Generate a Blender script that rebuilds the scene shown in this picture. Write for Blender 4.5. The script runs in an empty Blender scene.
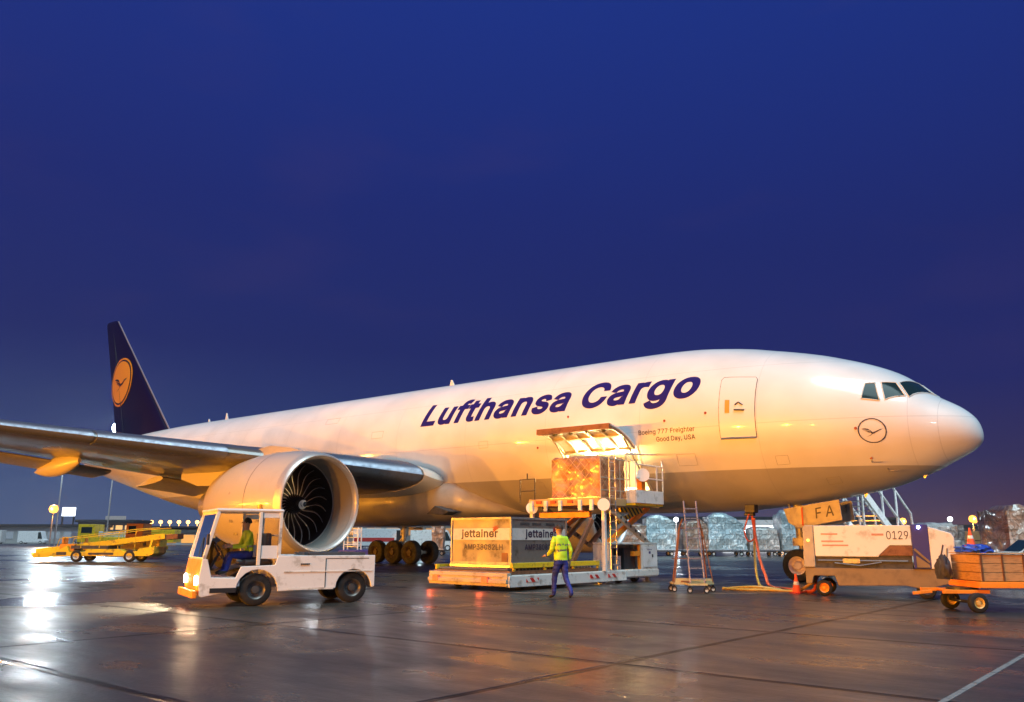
import bpy, bmesh, math, random
import numpy as np
from mathutils import Vector, Matrix, Euler
R = math.radians
random.seed(7)
S = bpy.context.scene
COL = S.collection

# ---------------------------------------------------------------- camera, sky, lights, exposure
cam_d = bpy.data.cameras.new('camera'); cam = bpy.data.objects.new('camera', cam_d); COL.objects.link(cam); S.camera = cam
cam_d.sensor_width = 36; cam_d.lens = 826.41 / 1024 * 36; cam_d.clip_start = .1; cam_d.clip_end = 5000
cam.location = (5.18, -28.686, 1.375)
_y, _p, _r = R(-39.969), R(12.852), -.003
_f = Vector((math.sin(_y)*math.cos(_p), math.cos(_y)*math.cos(_p), math.sin(_p)))
_rt = Vector((math.cos(_y), -math.sin(_y), 0)); _up = _rt.cross(_f)
_m = Matrix((_rt, _up, -_f)).transposed() @ Matrix.Rotation(-_r, 3, 'Z')
cam.rotation_euler = _m.to_euler()

W = bpy.data.worlds.new('World'); S.world = W; W.use_nodes = True
nt = W.node_tree; nt.nodes.clear()
def N(t, **k):
    n = nt.nodes.new(t)
    for a, b in k.items(): setattr(n, a, b)
    return n
def ramp(node, stops):
    cr = node.color_ramp
    while len(cr.elements) > 1: cr.elements.remove(cr.elements[-1])
    for i, (p, c) in enumerate(stops):
        e = cr.elements[0] if i == 0 else cr.elements.new(p)
        e.position = p; e.color = (*c, 1)
def srgb(r, g, b):
    f = lambda v: (v/255/12.92) if v/255 <= .04045 else ((v/255+.055)/1.055)**2.4
    return (f(r), f(g), f(b))
tc = N('ShaderNodeTexCoord'); sx = N('ShaderNodeSeparateXYZ'); nt.links.new(tc.outputs['Generated'], sx.inputs[0])
rl = N('ShaderNodeValToRGB'); rr = N('ShaderNodeValToRGB')
ramp(rl, [(0, srgb(78, 94, 128)), (.05, srgb(66, 84, 124)), (.11, srgb(44, 58, 108)), (.22, srgb(33, 43, 102)), (.38, srgb(30, 43, 112)), (.58, srgb(29, 50, 130)), (1, srgb(20, 34, 100))])
ramp(rr, [(0, srgb(98, 68, 72)), (.035, srgb(74, 55, 78)), (.085, srgb(52, 47, 88)), (.17, srgb(36, 41, 100)), (.32, srgb(31, 41, 106)), (.44, srgb(29, 45, 118)), (.58, srgb(28, 50, 130)), (1, srgb(20, 34, 100))])
nt.links.new(sx.outputs['Z'], rl.inputs[0]); nt.links.new(sx.outputs['Z'], rr.inputs[0])
# azimuth: the city glow lies towards +Y, the cold floodlit side towards -X
az = N('ShaderNodeMath', operation='MULTIPLY_ADD'); az.inputs[1].default_value = 1.5; az.inputs[2].default_value = 1.2
nt.links.new(sx.outputs['X'], az.inputs[0])
azc = N('ShaderNodeMath', operation='MAXIMUM'); azc.inputs[1].default_value = 0; nt.links.new(az.outputs[0], azc.inputs[0])
azd = N('ShaderNodeMath', operation='MINIMUM'); azd.inputs[1].default_value = 1; nt.links.new(azc.outputs[0], azd.inputs[0])
mx = N('ShaderNodeMix', data_type='RGBA'); nt.links.new(azd.outputs[0], mx.inputs[0])
nt.links.new(rl.outputs[0], mx.inputs[6]); nt.links.new(rr.outputs[0], mx.inputs[7])
cn = N('ShaderNodeTexNoise'); cn.inputs['Scale'].default_value = 3.2; cn.inputs['Detail'].default_value = 5
cmap = N('ShaderNodeMapping'); cmap.inputs['Scale'].default_value = (1, 1, 3.2)
nt.links.new(tc.outputs['Generated'], cmap.inputs[0]); nt.links.new(cmap.outputs[0], cn.inputs['Vector'])
cr_ = N('ShaderNodeValToRGB'); ramp(cr_, [(.56, (0, 0, 0)), (.80, (1, 1, 1))]); nt.links.new(cn.outputs[0], cr_.inputs[0])
cm = N('ShaderNodeMath', operation='MULTIPLY'); cm.inputs[1].default_value = .09; nt.links.new(cr_.outputs[0], cm.inputs[0])
mx2 = N('ShaderNodeMix', data_type='RGBA'); nt.links.new(cm.outputs[0], mx2.inputs[0]); nt.links.new(mx.outputs[2], mx2.inputs[6])
mx2.inputs[7].default_value = (*srgb(96, 72, 104), 1)
bg = N('ShaderNodeBackground'); bg.inputs[1].default_value = 1.0
nt.links.new(mx2.outputs[2], bg.inputs[0]); ow = N('ShaderNodeOutputWorld'); nt.links.new(bg.outputs[0], ow.inputs[0])

def lamp(name, typ, loc, energy, color, target=None, size=.5, **k):
    d = bpy.data.lights.new(name, typ); d.energy = energy; d.color = color
    if typ == 'SUN': d.angle = size
    elif typ == 'AREA': d.size = size
    else: d.shadow_soft_size = size
    for a, b in k.items(): setattr(d, a, b)
    o = bpy.data.objects.new(name, d); COL.objects.link(o); o.location = loc
    if target is not None: o.rotation_euler = (Vector(target) - Vector(loc)).to_track_quat('-Z', 'Y').to_euler()
    return o
SODIUM = (1, .345, .015); COLD = (.86, .92, 1.0); MERC = (.75, .9, 1)
# the pale dusk glow overhead, very soft
lamp('dusk_sky_light', 'SUN', (0, 0, 60), 3.5, (.66, .93, 1.0), target=(-22, 12, 0), size=R(35))
# unseen sodium spots set low, standing in for orange bounce off wet ground
for i in range(8):
    lamp('low_sodium_fill', 'SPOT', (-92 + i*12.0, -52 + (i % 2)*3 - i*1.0, 1.9 + .4*(i % 3)), 23000 + 4000*i, SODIUM, target=(-30+i*3.5, 0, 4), size=.3, spot_size=R(80), spot_blend=.6)
lamp('low_sodium_fill', 'SPOT', (1, -64, 1.2), 30000, SODIUM, target=(-4, 0, 3.5), size=.3, spot_size=R(60), spot_blend=.6)  # extra unseen fill, added to warm the lower nose
lamp('mast_floodlight', 'SPOT', (48, -34, 26), 6000, (1, .93, .90), target=(-6, -2, 3), size=1.0, spot_size=R(70), spot_blend=.6)
S.view_settings.view_transform = 'Standard'; S.view_settings.look = 'None'; S.view_settings.exposure = 0; S.view_settings.gamma = 1
S.render.engine = 'CYCLES'
S.cycles.use_denoising = True; S.cycles.max_bounces = 6; S.cycles.sample_clamp_indirect = 6
try: S.cycles.use_light_tree = True
except Exception: pass

# ---------------------------------------------------------------- materials
MATS = {}
def mat(name, color=(.5, .5, .5), rough=.5, metal=0, bump=0, bscale=20, var=0, vscale=6, coat=0, emit=None, estr=0, trans=0, dirt=None, stretch=None, alpha=1):
    if name in MATS: return MATS[name]
    m = bpy.data.materials.new(name); m.use_nodes = True; t = m.node_tree; b = t.nodes['Principled BSDF']
    b.inputs['Base Color'].default_value = (*color, 1); b.inputs['Roughness'].default_value = rough; b.inputs['Metallic'].default_value = metal
    b.inputs['Coat Weight'].default_value = coat; b.inputs['Coat Roughness'].default_value = .06
    b.inputs['Transmission Weight'].default_value = trans; b.inputs['Alpha'].default_value = alpha
    if emit: b.inputs['Emission Color'].default_value = (*emit, 1); b.inputs['Emission Strength'].default_value = estr
    c = t.nodes.new('ShaderNodeTexCoord'); mp = t.nodes.new('ShaderNodeMapping'); t.links.new(c.outputs['Object'], mp.inputs[0])
    if stretch: mp.inputs['Scale'].default_value = stretch
    if var or dirt:
        n = t.nodes.new('ShaderNodeTexNoise'); n.inputs['Scale'].default_value = vscale; n.inputs['Detail'].default_value = 6; n.inputs['Roughness'].default_value = .65
        t.links.new(mp.outputs[0], n.inputs['Vector'])
        r = t.nodes.new('ShaderNodeValToRGB'); dk = dirt or tuple(max(0, x*(1-var)) for x in color)
        hi = tuple(min(1, x*(1+var*.35)) for x in color)
        ramp(r, [(.34, dk), (.5 if not dirt else .46, color), (.75, hi)])
        t.links.new(n.outputs[0], r.inputs[0]); t.links.new(r.outputs[0], b.inputs['Base Color'])
        q = t.nodes.new('ShaderNodeMapRange'); q.inputs['To Min'].default_value = min(1, rough*1.35); q.inputs['To Max'].default_value = rough*.75
        q.inputs['From Min'].default_value = .3; q.inputs['From Max'].default_value = .7
        t.links.new(n.outputs[0], q.inputs[0]); t.links.new(q.outputs[0], b.inputs['Roughness'])
    if bump:
        n2 = t.nodes.new('ShaderNodeTexNoise'); n2.inputs['Scale'].default_value = bscale; n2.inputs['Detail'].default_value = 4
        t.links.new(mp.outputs[0], n2.inputs['Vector']); bp = t.nodes.new('ShaderNodeBump'); bp.inputs['Strength'].default_value = bump; bp.inputs['Distance'].default_value = .02
        t.links.new(n2.outputs[0], bp.inputs['Height']); t.links.new(bp.outputs[0], b.inputs['Normal'])
    MATS[name] = m; return m

def glow(name, c, s): return mat(name, (.01, .01, .01), .4, emit=c, estr=s)
M = dict(
    rubber=mat('rubber', (.012, .012, .012), .75, bump=.3, bscale=40, var=.4),
    black=mat('black_steel', (.02, .02, .022), .45, var=.3),
    dark=mat('dark_grey', (.05, .05, .055), .6, var=.4),
    steel=mat('steel', (.42, .41, .4), .38, metal=.9, var=.25, vscale=12),
    alum=mat('aluminium', (.66, .66, .67), .3, metal=.85, var=.25, vscale=9, dirt=(.4, .39, .38)),
    lip=mat('polished_lip', (.5, .48, .46), .4, metal=.6, var=.1),
    white=mat('white_paint', (.74, .73, .71), .35, coat=.3, var=.12, dirt=(.5, .48, .44), vscale=3),
    offwhite=mat('worn_white_paint', (.66, .65, .61), .45, var=.2, dirt=(.34, .31, .27), vscale=4),
    cream=mat('cream_paint', (.40, .35, .28), .4, var=.2, dirt=(.26, .22, .17), vscale=3),
    navy=mat('navy_paint', (.008, .004, .022), .3, coat=.25),
    navytext=mat('navy_lettering', (.018, .012, .16), .35, coat=.3),
    ink=mat('dark_lettering', (.03, .02, .05), .45),
    orangelogo=mat('yellow_orange_paint', (.95, .42, .01), .4, coat=.2),
    orange=mat('orange_paint', (.85, .28, .02), .4, var=.2, vscale=5),
    yellow=mat('yellow_paint', (.85, .55, .02), .42, var=.2, dirt=(.35, .22, .04), vscale=3),
    red=mat('red_paint', (.55, .03, .02), .45),
    blue=mat('blue_paint', (.02, .03, .22), .4),
    tarp=mat('blue_tarp', (.02, .07, .45), .4, bump=.6, bscale=6, var=.4),
    rust=mat('brown_primer', (.22, .09, .04), .6, var=.35),
    wood=mat('plank_wood', (.46, .26, .11), .6, var=.4, vscale=5, stretch=(1, 1, 6)),
    glass=mat('dark_glass', (.012, .03, .035), .12),
    seat=mat('seat_vinyl', (.03, .03, .035), .5),
    skin=mat('skin', (.5, .3, .2), .5),
    hair=mat('hair', (.03, .02, .015), .7),
    hivis=mat('hi_vis_fabric', (.62, .85, .03), .7, emit=(.6, .9, .02), estr=0),
    denim=mat('blue_workwear', (.02, .035, .26), .8, var=.3, vscale=15),
    shoe=mat('work_shoe', (.02, .018, .015), .6),
    conc=mat('pale_concrete', (.4, .39, .37), .7, var=.2),
)
M['glass'].node_tree.nodes['Principled BSDF'].inputs['Specular IOR Level'].default_value = .12

# ---------------------------------------------------------------- mesh helpers
class MB:
    def __init__(s): s.v = []; s.f = []; s.mi = []; s.cur = 0
    def add(s, vs, fs):
        o = len(s.v); s.v += [tuple(p) for p in vs]; s.f += [tuple(i + o for i in f) for f in fs]; s.mi += [s.cur]*len(fs); return s
    def box(s, x0, x1, y0, y1, z0, z1, rot=None, piv=None):
        if x0 > x1: x0, x1 = x1, x0
        if y0 > y1: y0, y1 = y1, y0
        if z0 > z1: z0, z1 = z1, z0
        vs = [Vector((x, y, z)) for z in (z0, z1) for y in (y0, y1) for x in (x0, x1)]
        if rot is not None:
            pv = Vector(piv or ((x0+x1)/2, (y0+y1)/2, (z0+z1)/2)); vs = [pv + rot @ (v-pv) for v in vs]
        return s.add(vs, [(0, 2, 3, 1), (4, 5, 7, 6), (0, 1, 5, 4), (2, 6, 7, 3), (0, 4, 6, 2), (1, 3, 7, 5)])
    def bar(s, a, b, w, h=None, up=(0, 0, 1)):
        a, b = Vector(a), Vector(b); d = (b-a).normalized(); u = Vector(up)
        if abs(d.dot(u)) > .98: u = Vector((0, 1, 0))
        r = d.cross(u).normalized(); u = r.cross(d); h = h or w
        vs = [p + r*(sx*w/2) + u*(sy*h/2) for p in (a, b) for sx, sy in ((-1, -1), (1, -1), (1, 1), (-1, 1))]
        return s.add(vs, [(3, 2, 1, 0), (4, 5, 6, 7), (0, 1, 5, 4), (1, 2, 6, 5), (2, 3, 7, 6), (3, 0, 4, 7)])
    def tube(s, pts, r, n=10, r2=None):
        pts = [Vector(p) for p in pts]; k = len(pts); rings = []
        u = None
        for i, p in enumerate(pts):
            d = (pts[min(i+1, k-1)] - pts[max(i-1, 0)]).normalized()
            if u is None: u = d.cross(Vector((0, 0, 1)) if abs(d.z) < .9 else Vector((1, 0, 0))).normalized()
            u = (u - d*u.dot(d)).normalized(); w = d.cross(u)
            rad = r + ((r2 if r2 is not None else r) - r)*i/max(1, k-1)
            rings.append([p + (u*math.cos(2*math.pi*j/n) + w*math.sin(2*math.pi*j/n))*rad for j in range(n)])
        return s.loft(rings, True, True)
    def loft(s, rings, cap0=False, cap1=False, closed=True):
        n = len(rings[0]); vs = [p for r in rings for p in r]; fs = []
        for i in range(len(rings)-1):
            for j in range(n if closed else n-1):
                a, b = i*n+j, i*n+(j+1) % n; fs.append((a, b, b+n, a+n))
        if cap0: fs.append(tuple(range(n-1, -1, -1)))
        if cap1: fs.append(tuple((len(rings)-1)*n + j for j in range(n)))
        return s.add(vs, fs)
    def lathe(s, prof, org, axis, n=32, cap0=False, cap1=False):
        a = Vector(axis).normalized(); u = a.cross(Vector((0, 0, 1)) if abs(a.z) < .9 else Vector((1, 0, 0))).normalized(); w = a.cross(u); o = Vector(org)
        return s.loft([[o + a*t + (u*math.cos(2*math.pi*j/n) + w*math.sin(2*math.pi*j/n))*r for j in range(n)] for t, r in prof], cap0, cap1)
    def prism(s, poly, y0, y1, plane='xz'):
        n = len(poly)
        P = (lambda a, b, c: (a, c, b)) if plane == 'xz' else ((lambda a, b, c: (c, a, b)) if plane == 'yz' else (lambda a, b, c: (a, b, c)))
        vs = [P(a, b, y0) for a, b in poly] + [P(a, b, y1) for a, b in poly]
        return s.add(vs, [tuple(range(n-1, -1, -1)), tuple(range(n, 2*n))] + [(i, (i+1) % n, n+(i+1) % n, n+i) for i in range(n)])
    def build(s, name, m, parent=None, smooth=False, bevel=0, seg=2, normals=True, offset=None):
        me = bpy.data.meshes.new(name); me.from_pydata(s.v, [], s.f)
        ms = m if isinstance(m, (list, tuple)) else [m]
        for x in ms: me.materials.append(x)
        for p, i in zip(me.polygons, s.mi): p.material_index = i
        if normals:
            bm = bmesh.new(); bm.from_mesh(me); bmesh.ops.recalc_face_normals(bm, faces=bm.faces); bm.to_mesh(me); bm.free()
        if smooth:
            me.shade_smooth()
            try: me.set_sharp_from_angle(angle=R(40))
            except Exception: pass
        o = bpy.data.objects.new(name, me); COL.objects.link(o)
        if parent is not None:
            o.parent = parent
        if offset: o.location = offset
        if bevel:
            b = o.modifiers.new('bevel', 'BEVEL'); b.width = bevel; b.segments = seg; b.limit_method = 'ANGLE'; b.angle_limit = R(40)
        return o
def tag(o, label=None, cat=None, group=None, kind=None):
    if label: o['label'] = label
    if cat: o['category'] = cat
    if group: o['group'] = group
    if kind: o['kind'] = kind
    return o
def thing(name, label, cat, loc=(0, 0, 0), rz=0, group=None):
    o = bpy.data.objects.new(name, None); COL.objects.link(o); o.location = loc; o.rotation_euler = (0, 0, rz); o.empty_display_size = .3
    return tag(o, label, cat, group)
def copy_tree(o, parent=None):
    c = o.copy(); COL.objects.link(c); c.parent = parent
    for ch in list(o.children): copy_tree(ch, c)
    return c
def wheel(name, parent, c, r, w, axis=(0, 1, 0), rimm=None, rimr=.55, hub=None, n=28):
    """tyre mesh with a rim child, local coords"""
    a = Vector(axis).normalized(); t = MB()
    t.lathe([(-w/2+.0, r*rimr), (-w/2, r*.78), (-w*.42, r*.94), (-w*.25, r), (w*.25, r), (w*.42, r*.94), (w/2, r*.78), (w/2, r*rimr)], c, a, n)
    wh = t.build(name, M['rubber'], parent, smooth=True)
    q = MB(); 
    for sgn in (-1, 1):
        q.lathe([(sgn*w*.47, r*rimr*1.02), (sgn*w*.42, r*rimr*.9), (sgn*w*.2, r*rimr*.75), (sgn*w*.18, r*.28), (sgn*w*.4, r*.22), (sgn*w*.42, .001)], c, a, n)
        u = a.cross(Vector((0, 0, 1))).normalized(); v = a.cross(u)
        for k in range(6):
            p = Vector(c) + (u*math.cos(k*math.pi/3) + v*math.sin(k*math.pi/3))*r*.36 + a*sgn*w*.19
            q.tube([p - a*.01*sgn, p + a*sgn*w*.08], r*.045, 6)
    q.build('rim', rimm or M['offwhite'], wh, smooth=True)
    return wh
# outlines of the letters used in the scene: advance, then closed contours (thousandths of the type size)
GLYPHS = {
',': (188, [[38,-119,68,71,137,71,84,-119]]),
'0': (453, [[227,-7,199,-5,174,1,151,11,130,24,111,41,95,62,80,86,69,113,60,144,53,178,49,214,48,254,49,294,53,330,60,364,69,395,81,422,95,447,112,467,130,484,151,498,174,508,200,514,227,516,254,514,279,508,302,498,323,484,342,467,358,447,372,422,384,395,393,364,400,330,404,294,405,254,404,214,400,178,393,144,384,113,373,86,359,62,342,41,323,24,302,11,279,1,254,-5],[227,50,245,51,261,56,276,63,290,74,303,87,313,103,323,122,330,144,336,168,340,194,343,223,344,254,343,285,340,314,336,341,330,365,323,387,313,405,303,422,290,435,276,446,261,453,245,458,227,460,209,458,192,453,177,446,163,435,151,422,140,405,131,387,123,365,117,341,113,314,110,285,109,254,110,223,113,194,117,168,123,144,131,122,140,103,151,87,163,74,177,63,192,56,209,51]]),
'1': (453, [[76,0,76,55,391,55,391,0],[276,509,276,0,212,0,212,448,209,448,86,358,86,427,198,509]]),
'2': (453, [[64,0,64,47,234,229,248,243,261,257,272,270,282,282,291,294,299,305,305,316,311,327,315,337,318,348,320,360,320,371,319,385,317,397,313,408,308,419,301,428,293,436,283,443,273,449,262,454,250,457,237,459,224,460,209,459,196,457,184,453,172,447,162,441,153,433,145,424,139,413,134,402,130,390,128,376,127,362,66,362,67,384,71,405,77,424,86,442,98,459,111,473,126,486,143,496,162,505,182,511,203,514,225,516,247,514,268,511,288,505,306,497,323,486,337,474,350,461,361,445,370,428,376,411,380,392,381,372,380,358,378,345,375,331,371,318,365,304,357,290,347,275,336,259,322,241,306,223,288,202,267,180,153,60,153,57,389,57,389,0]]),
'3': (453, [[218,-7,195,-6,173,-3,152,2,133,10,114,19,98,30,83,43,70,57,60,74,52,91,46,111,44,132,109,132,111,119,115,107,120,97,126,87,134,78,144,71,154,64,165,59,178,55,191,52,204,50,219,50,234,51,248,53,262,56,275,61,287,67,297,74,307,83,315,93,321,104,325,116,328,130,329,145,328,158,326,172,322,184,316,196,308,207,299,217,288,226,275,234,260,240,242,244,223,247,201,248,157,248,157,299,288,448,288,452,70,452,70,509,372,509,372,461,211,278,211,289,239,290,264,288,287,284,308,276,327,265,344,253,359,239,371,222,381,205,387,186,392,166,393,145,392,123,387,103,380,84,370,66,358,50,344,36,327,23,309,12,288,4,266,-2,243,-6]]),
'7': (453, [[97,0,323,448,323,452,62,452,62,509,391,509,391,449,165,0]]),
'8': (453, [[226,-7,201,-6,178,-2,156,3,136,11,117,21,101,33,86,47,74,62,64,78,57,96,53,115,52,135,53,151,55,166,59,181,65,195,72,208,81,220,90,231,101,241,113,249,125,256,139,261,153,265,153,267,135,273,119,282,105,293,93,308,83,324,76,342,72,360,70,380,72,399,75,417,82,434,90,450,101,464,114,477,129,488,146,498,164,506,184,511,204,514,226,516,248,514,269,511,288,506,306,498,323,488,337,477,350,464,361,450,370,434,377,417,380,399,382,380,380,361,376,342,369,324,359,308,347,293,333,282,318,273,300,267,300,265,314,261,327,256,339,249,351,241,362,231,372,220,380,208,387,195,393,181,397,166,400,151,401,135,399,115,395,96,388,78,378,62,366,47,352,33,335,21,317,11,296,3,275,-2,251,-6],[226,49,243,50,258,52,272,55,285,60,296,66,307,74,315,82,323,91,329,102,333,113,336,126,337,139,336,152,333,165,329,177,322,189,314,199,305,208,295,216,283,223,270,228,256,232,242,234,226,235,211,234,196,232,182,228,169,223,157,216,147,208,138,199,130,189,123,177,119,165,116,152,115,139,116,126,119,113,123,102,129,91,136,82,145,74,156,66,167,60,180,55,195,52,210,50],[226,290,239,290,252,292,263,296,274,300,284,306,293,313,300,321,307,330,312,341,316,351,318,363,319,376,318,388,316,399,313,410,308,420,301,429,294,437,285,444,275,449,264,454,252,457,240,459,226,460,213,459,200,457,188,454,177,449,167,444,159,437,151,429,145,420,139,410,136,399,134,388,133,376,134,363,136,351,139,341,145,330,151,321,159,313,168,306,178,300,189,296,201,292,213,290]]),
'9': (453, [[226,516,249,514,271,510,291,503,310,494,328,482,343,468,356,452,368,434,377,414,384,393,388,371,389,347,388,328,385,309,380,290,373,270,363,248,350,224,334,197,315,168,200,0,130,0,301,248,307,248,303,240,299,234,294,227,287,221,281,215,273,210,265,206,257,202,248,199,238,196,228,195,218,195,195,196,175,199,155,206,137,214,121,225,106,237,94,252,83,269,74,287,68,307,65,329,64,352,65,375,69,397,75,417,85,436,96,454,110,469,125,483,143,494,162,504,182,510,203,514],[226,460,212,459,199,457,186,452,174,446,163,438,154,429,145,419,138,407,133,395,129,381,126,367,125,352,126,336,129,322,133,308,138,295,145,284,154,274,163,265,174,257,186,251,199,247,212,244,226,243,240,244,254,247,267,251,279,257,289,265,299,273,307,284,314,295,320,308,324,321,327,335,327,350,327,366,324,381,320,394,314,407,307,419,299,429,290,438,279,446,267,452,254,457,241,459]]),
'A': (480, [[16,0,201,509,276,509,463,0,395,0,287,302,282,317,276,334,270,352,264,372,257,394,250,420,241,447,232,478,245,478,236,447,228,419,220,393,213,371,206,351,201,333,195,317,191,302,85,0],[110,142,110,199,370,199,370,142]]),
'B': (456, [[60,0,60,509,241,509,266,508,289,504,310,499,329,491,345,481,359,469,371,456,381,442,388,426,394,410,397,392,398,374,397,358,395,344,392,331,387,320,380,310,373,301,365,293,356,286,347,280,336,275,326,270,315,267,315,262,327,261,339,257,351,252,363,245,374,237,385,227,394,216,402,203,409,189,414,173,417,155,418,136,417,117,413,100,408,83,400,67,390,52,377,39,362,28,344,18,324,10,301,4,275,1,247,0],[125,57,245,57,272,58,296,63,315,70,330,80,341,92,349,105,354,120,355,137,355,149,352,161,348,173,342,184,335,194,327,203,317,211,306,218,293,224,279,228,264,230,248,231,125,231],[125,285,238,285,252,286,265,288,277,291,288,296,299,302,308,309,316,317,323,326,329,337,333,348,335,359,336,372,334,388,330,403,323,417,313,429,299,439,283,446,263,450,240,452,125,452]]),
'C': (510, [[267,-7,235,-5,205,1,177,11,150,25,126,42,104,63,86,88,70,115,57,146,48,179,42,215,40,254,42,293,48,329,57,362,70,393,86,421,104,445,126,466,150,484,177,498,205,508,235,514,267,516,286,515,305,513,323,509,340,504,357,498,373,490,388,481,402,471,415,460,427,447,438,433,448,418,456,402,463,385,469,367,473,348,408,348,405,361,401,373,395,384,389,395,382,404,375,413,366,421,357,428,348,435,337,440,327,445,315,449,304,452,292,454,280,455,267,456,245,454,223,450,203,443,184,432,166,419,150,403,137,385,125,364,116,340,109,314,105,285,103,254,105,223,109,194,116,168,125,145,137,123,151,105,166,89,184,76,203,66,223,59,245,54,267,53,280,53,292,55,304,57,315,60,327,64,337,69,348,74,357,81,366,88,375,96,382,105,389,114,395,125,401,136,405,148,408,160,473,160,469,142,463,124,457,107,448,91,438,76,428,62,416,49,402,38,388,28,373,19,357,11,341,5,323,0,305,-4,286,-6]]),
'D': (502, [[219,0,96,0,96,57,215,57,244,58,272,63,296,70,318,81,337,94,354,110,368,128,379,149,388,172,394,198,398,226,399,255,398,285,394,312,388,337,379,361,368,381,354,399,338,415,320,428,299,438,275,446,249,450,221,452,93,452,93,509,225,509,261,507,294,501,325,492,353,478,377,461,399,441,418,418,433,391,446,361,455,329,460,293,462,255,460,217,455,181,446,149,433,119,417,92,398,68,376,48,351,31,322,17,291,8,256,2],[125,509,125,0,60,0,60,509]]),
'F': (410, [[60,0,60,509,369,509,369,452,125,452,125,278,346,278,346,221,125,221,125,0]]),
'G': (520, [[269,-7,236,-5,205,1,176,11,149,25,125,43,104,64,85,88,69,116,57,146,47,179,42,215,40,254,42,293,47,329,57,362,69,393,85,421,103,445,125,466,149,484,175,498,203,508,233,514,265,516,285,515,304,513,322,509,340,504,358,497,374,489,389,480,403,469,416,458,429,445,439,431,449,416,458,401,465,384,470,367,474,349,408,349,404,361,399,372,393,383,387,393,380,403,373,411,365,420,356,427,347,434,337,439,326,444,315,448,304,452,291,454,279,455,265,456,243,454,222,450,202,443,183,432,166,419,150,404,137,385,125,364,116,340,109,314,105,285,103,254,105,223,109,194,116,168,125,145,137,124,151,105,166,90,184,76,203,66,224,59,246,54,269,53,290,54,309,57,328,63,345,71,360,81,374,93,386,107,396,123,404,141,410,160,414,180,415,202,434,199,283,199,283,256,478,256,478,200,476,170,471,141,463,115,451,91,436,69,419,50,399,33,377,19,352,8,326,0,298,-5]]),
'H': (517, [[60,0,60,509,125,509,125,289,392,289,392,509,457,509,457,0,392,0,392,232,125,232,125,0]]),
'L': (393, [[60,0,60,509,125,509,125,57,361,57,361,0]]),
'M': (628, [[60,0,60,509,152,509,277,187,287,159,299,123,311,84,322,49,307,49,318,83,330,121,342,158,352,187,476,509,568,509,568,0,504,0,504,291,504,327,505,369,506,413,507,457,513,457,509,445,505,433,502,421,498,409,482,363,467,322,456,291,342,0,286,0,170,291,159,321,145,361,129,408,112,457,119,457,120,416,121,372,122,328,122,291,122,0]]),
'P': (445, [[60,0,60,509,235,509,263,507,289,503,312,497,332,487,350,476,366,462,379,447,390,430,398,411,404,391,407,370,409,348,407,325,404,304,398,284,390,265,379,248,366,233,350,219,332,207,312,198,289,191,263,187,235,186,109,186,109,242,233,242,252,243,269,246,284,250,297,256,308,264,318,272,327,282,333,294,338,306,342,319,344,333,344,348,344,362,342,376,338,389,333,402,326,413,318,423,308,431,297,439,284,444,268,449,251,451,232,452,125,452,125,0]]),
'S': (447, [[224,-9,197,-8,172,-4,149,1,128,9,108,19,91,31,76,45,64,60,54,77,46,96,41,115,38,137,104,137,107,123,110,110,116,98,123,88,132,79,142,71,154,64,166,59,180,55,194,52,209,50,224,49,241,50,257,52,272,55,286,60,299,66,311,74,321,82,329,92,336,102,341,114,345,126,346,139,345,151,342,161,338,171,332,179,325,186,316,193,307,199,296,205,284,209,272,214,259,218,245,222,184,239,154,249,128,260,105,274,86,289,71,307,60,326,54,348,52,372,53,393,58,413,65,431,75,448,87,463,102,476,119,488,138,498,158,506,180,511,203,514,227,516,252,514,275,511,296,505,316,498,334,488,351,476,365,463,377,449,387,433,394,415,399,397,401,378,337,378,334,396,326,412,316,426,302,437,286,447,267,453,247,457,225,459,209,458,194,456,180,452,167,448,156,442,145,435,136,427,129,418,123,409,118,398,116,387,115,376,116,363,119,352,124,342,131,334,139,326,148,319,158,313,169,308,180,304,191,300,202,296,212,293,264,279,276,276,287,272,299,268,312,264,324,258,336,252,347,245,359,238,369,229,379,220,387,209,395,198,401,185,405,171,407,155,408,139,407,118,403,99,396,81,386,64,374,48,360,34,343,21,323,11,302,2,278,-4,252,-8]]),
'U': (517, [[259,-8,230,-7,203,-2,177,5,154,15,133,28,114,43,98,60,85,80,74,101,66,124,62,148,60,173,60,509,124,509,124,178,125,160,128,144,133,128,141,113,150,99,160,87,173,77,187,68,203,61,220,56,239,53,259,52,279,53,298,56,315,61,331,68,345,77,357,87,368,99,377,113,384,128,389,144,392,160,393,178,393,509,457,509,457,173,456,148,451,124,443,101,433,80,419,60,403,43,384,28,363,15,340,5,315,-2,288,-7]]),
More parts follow.
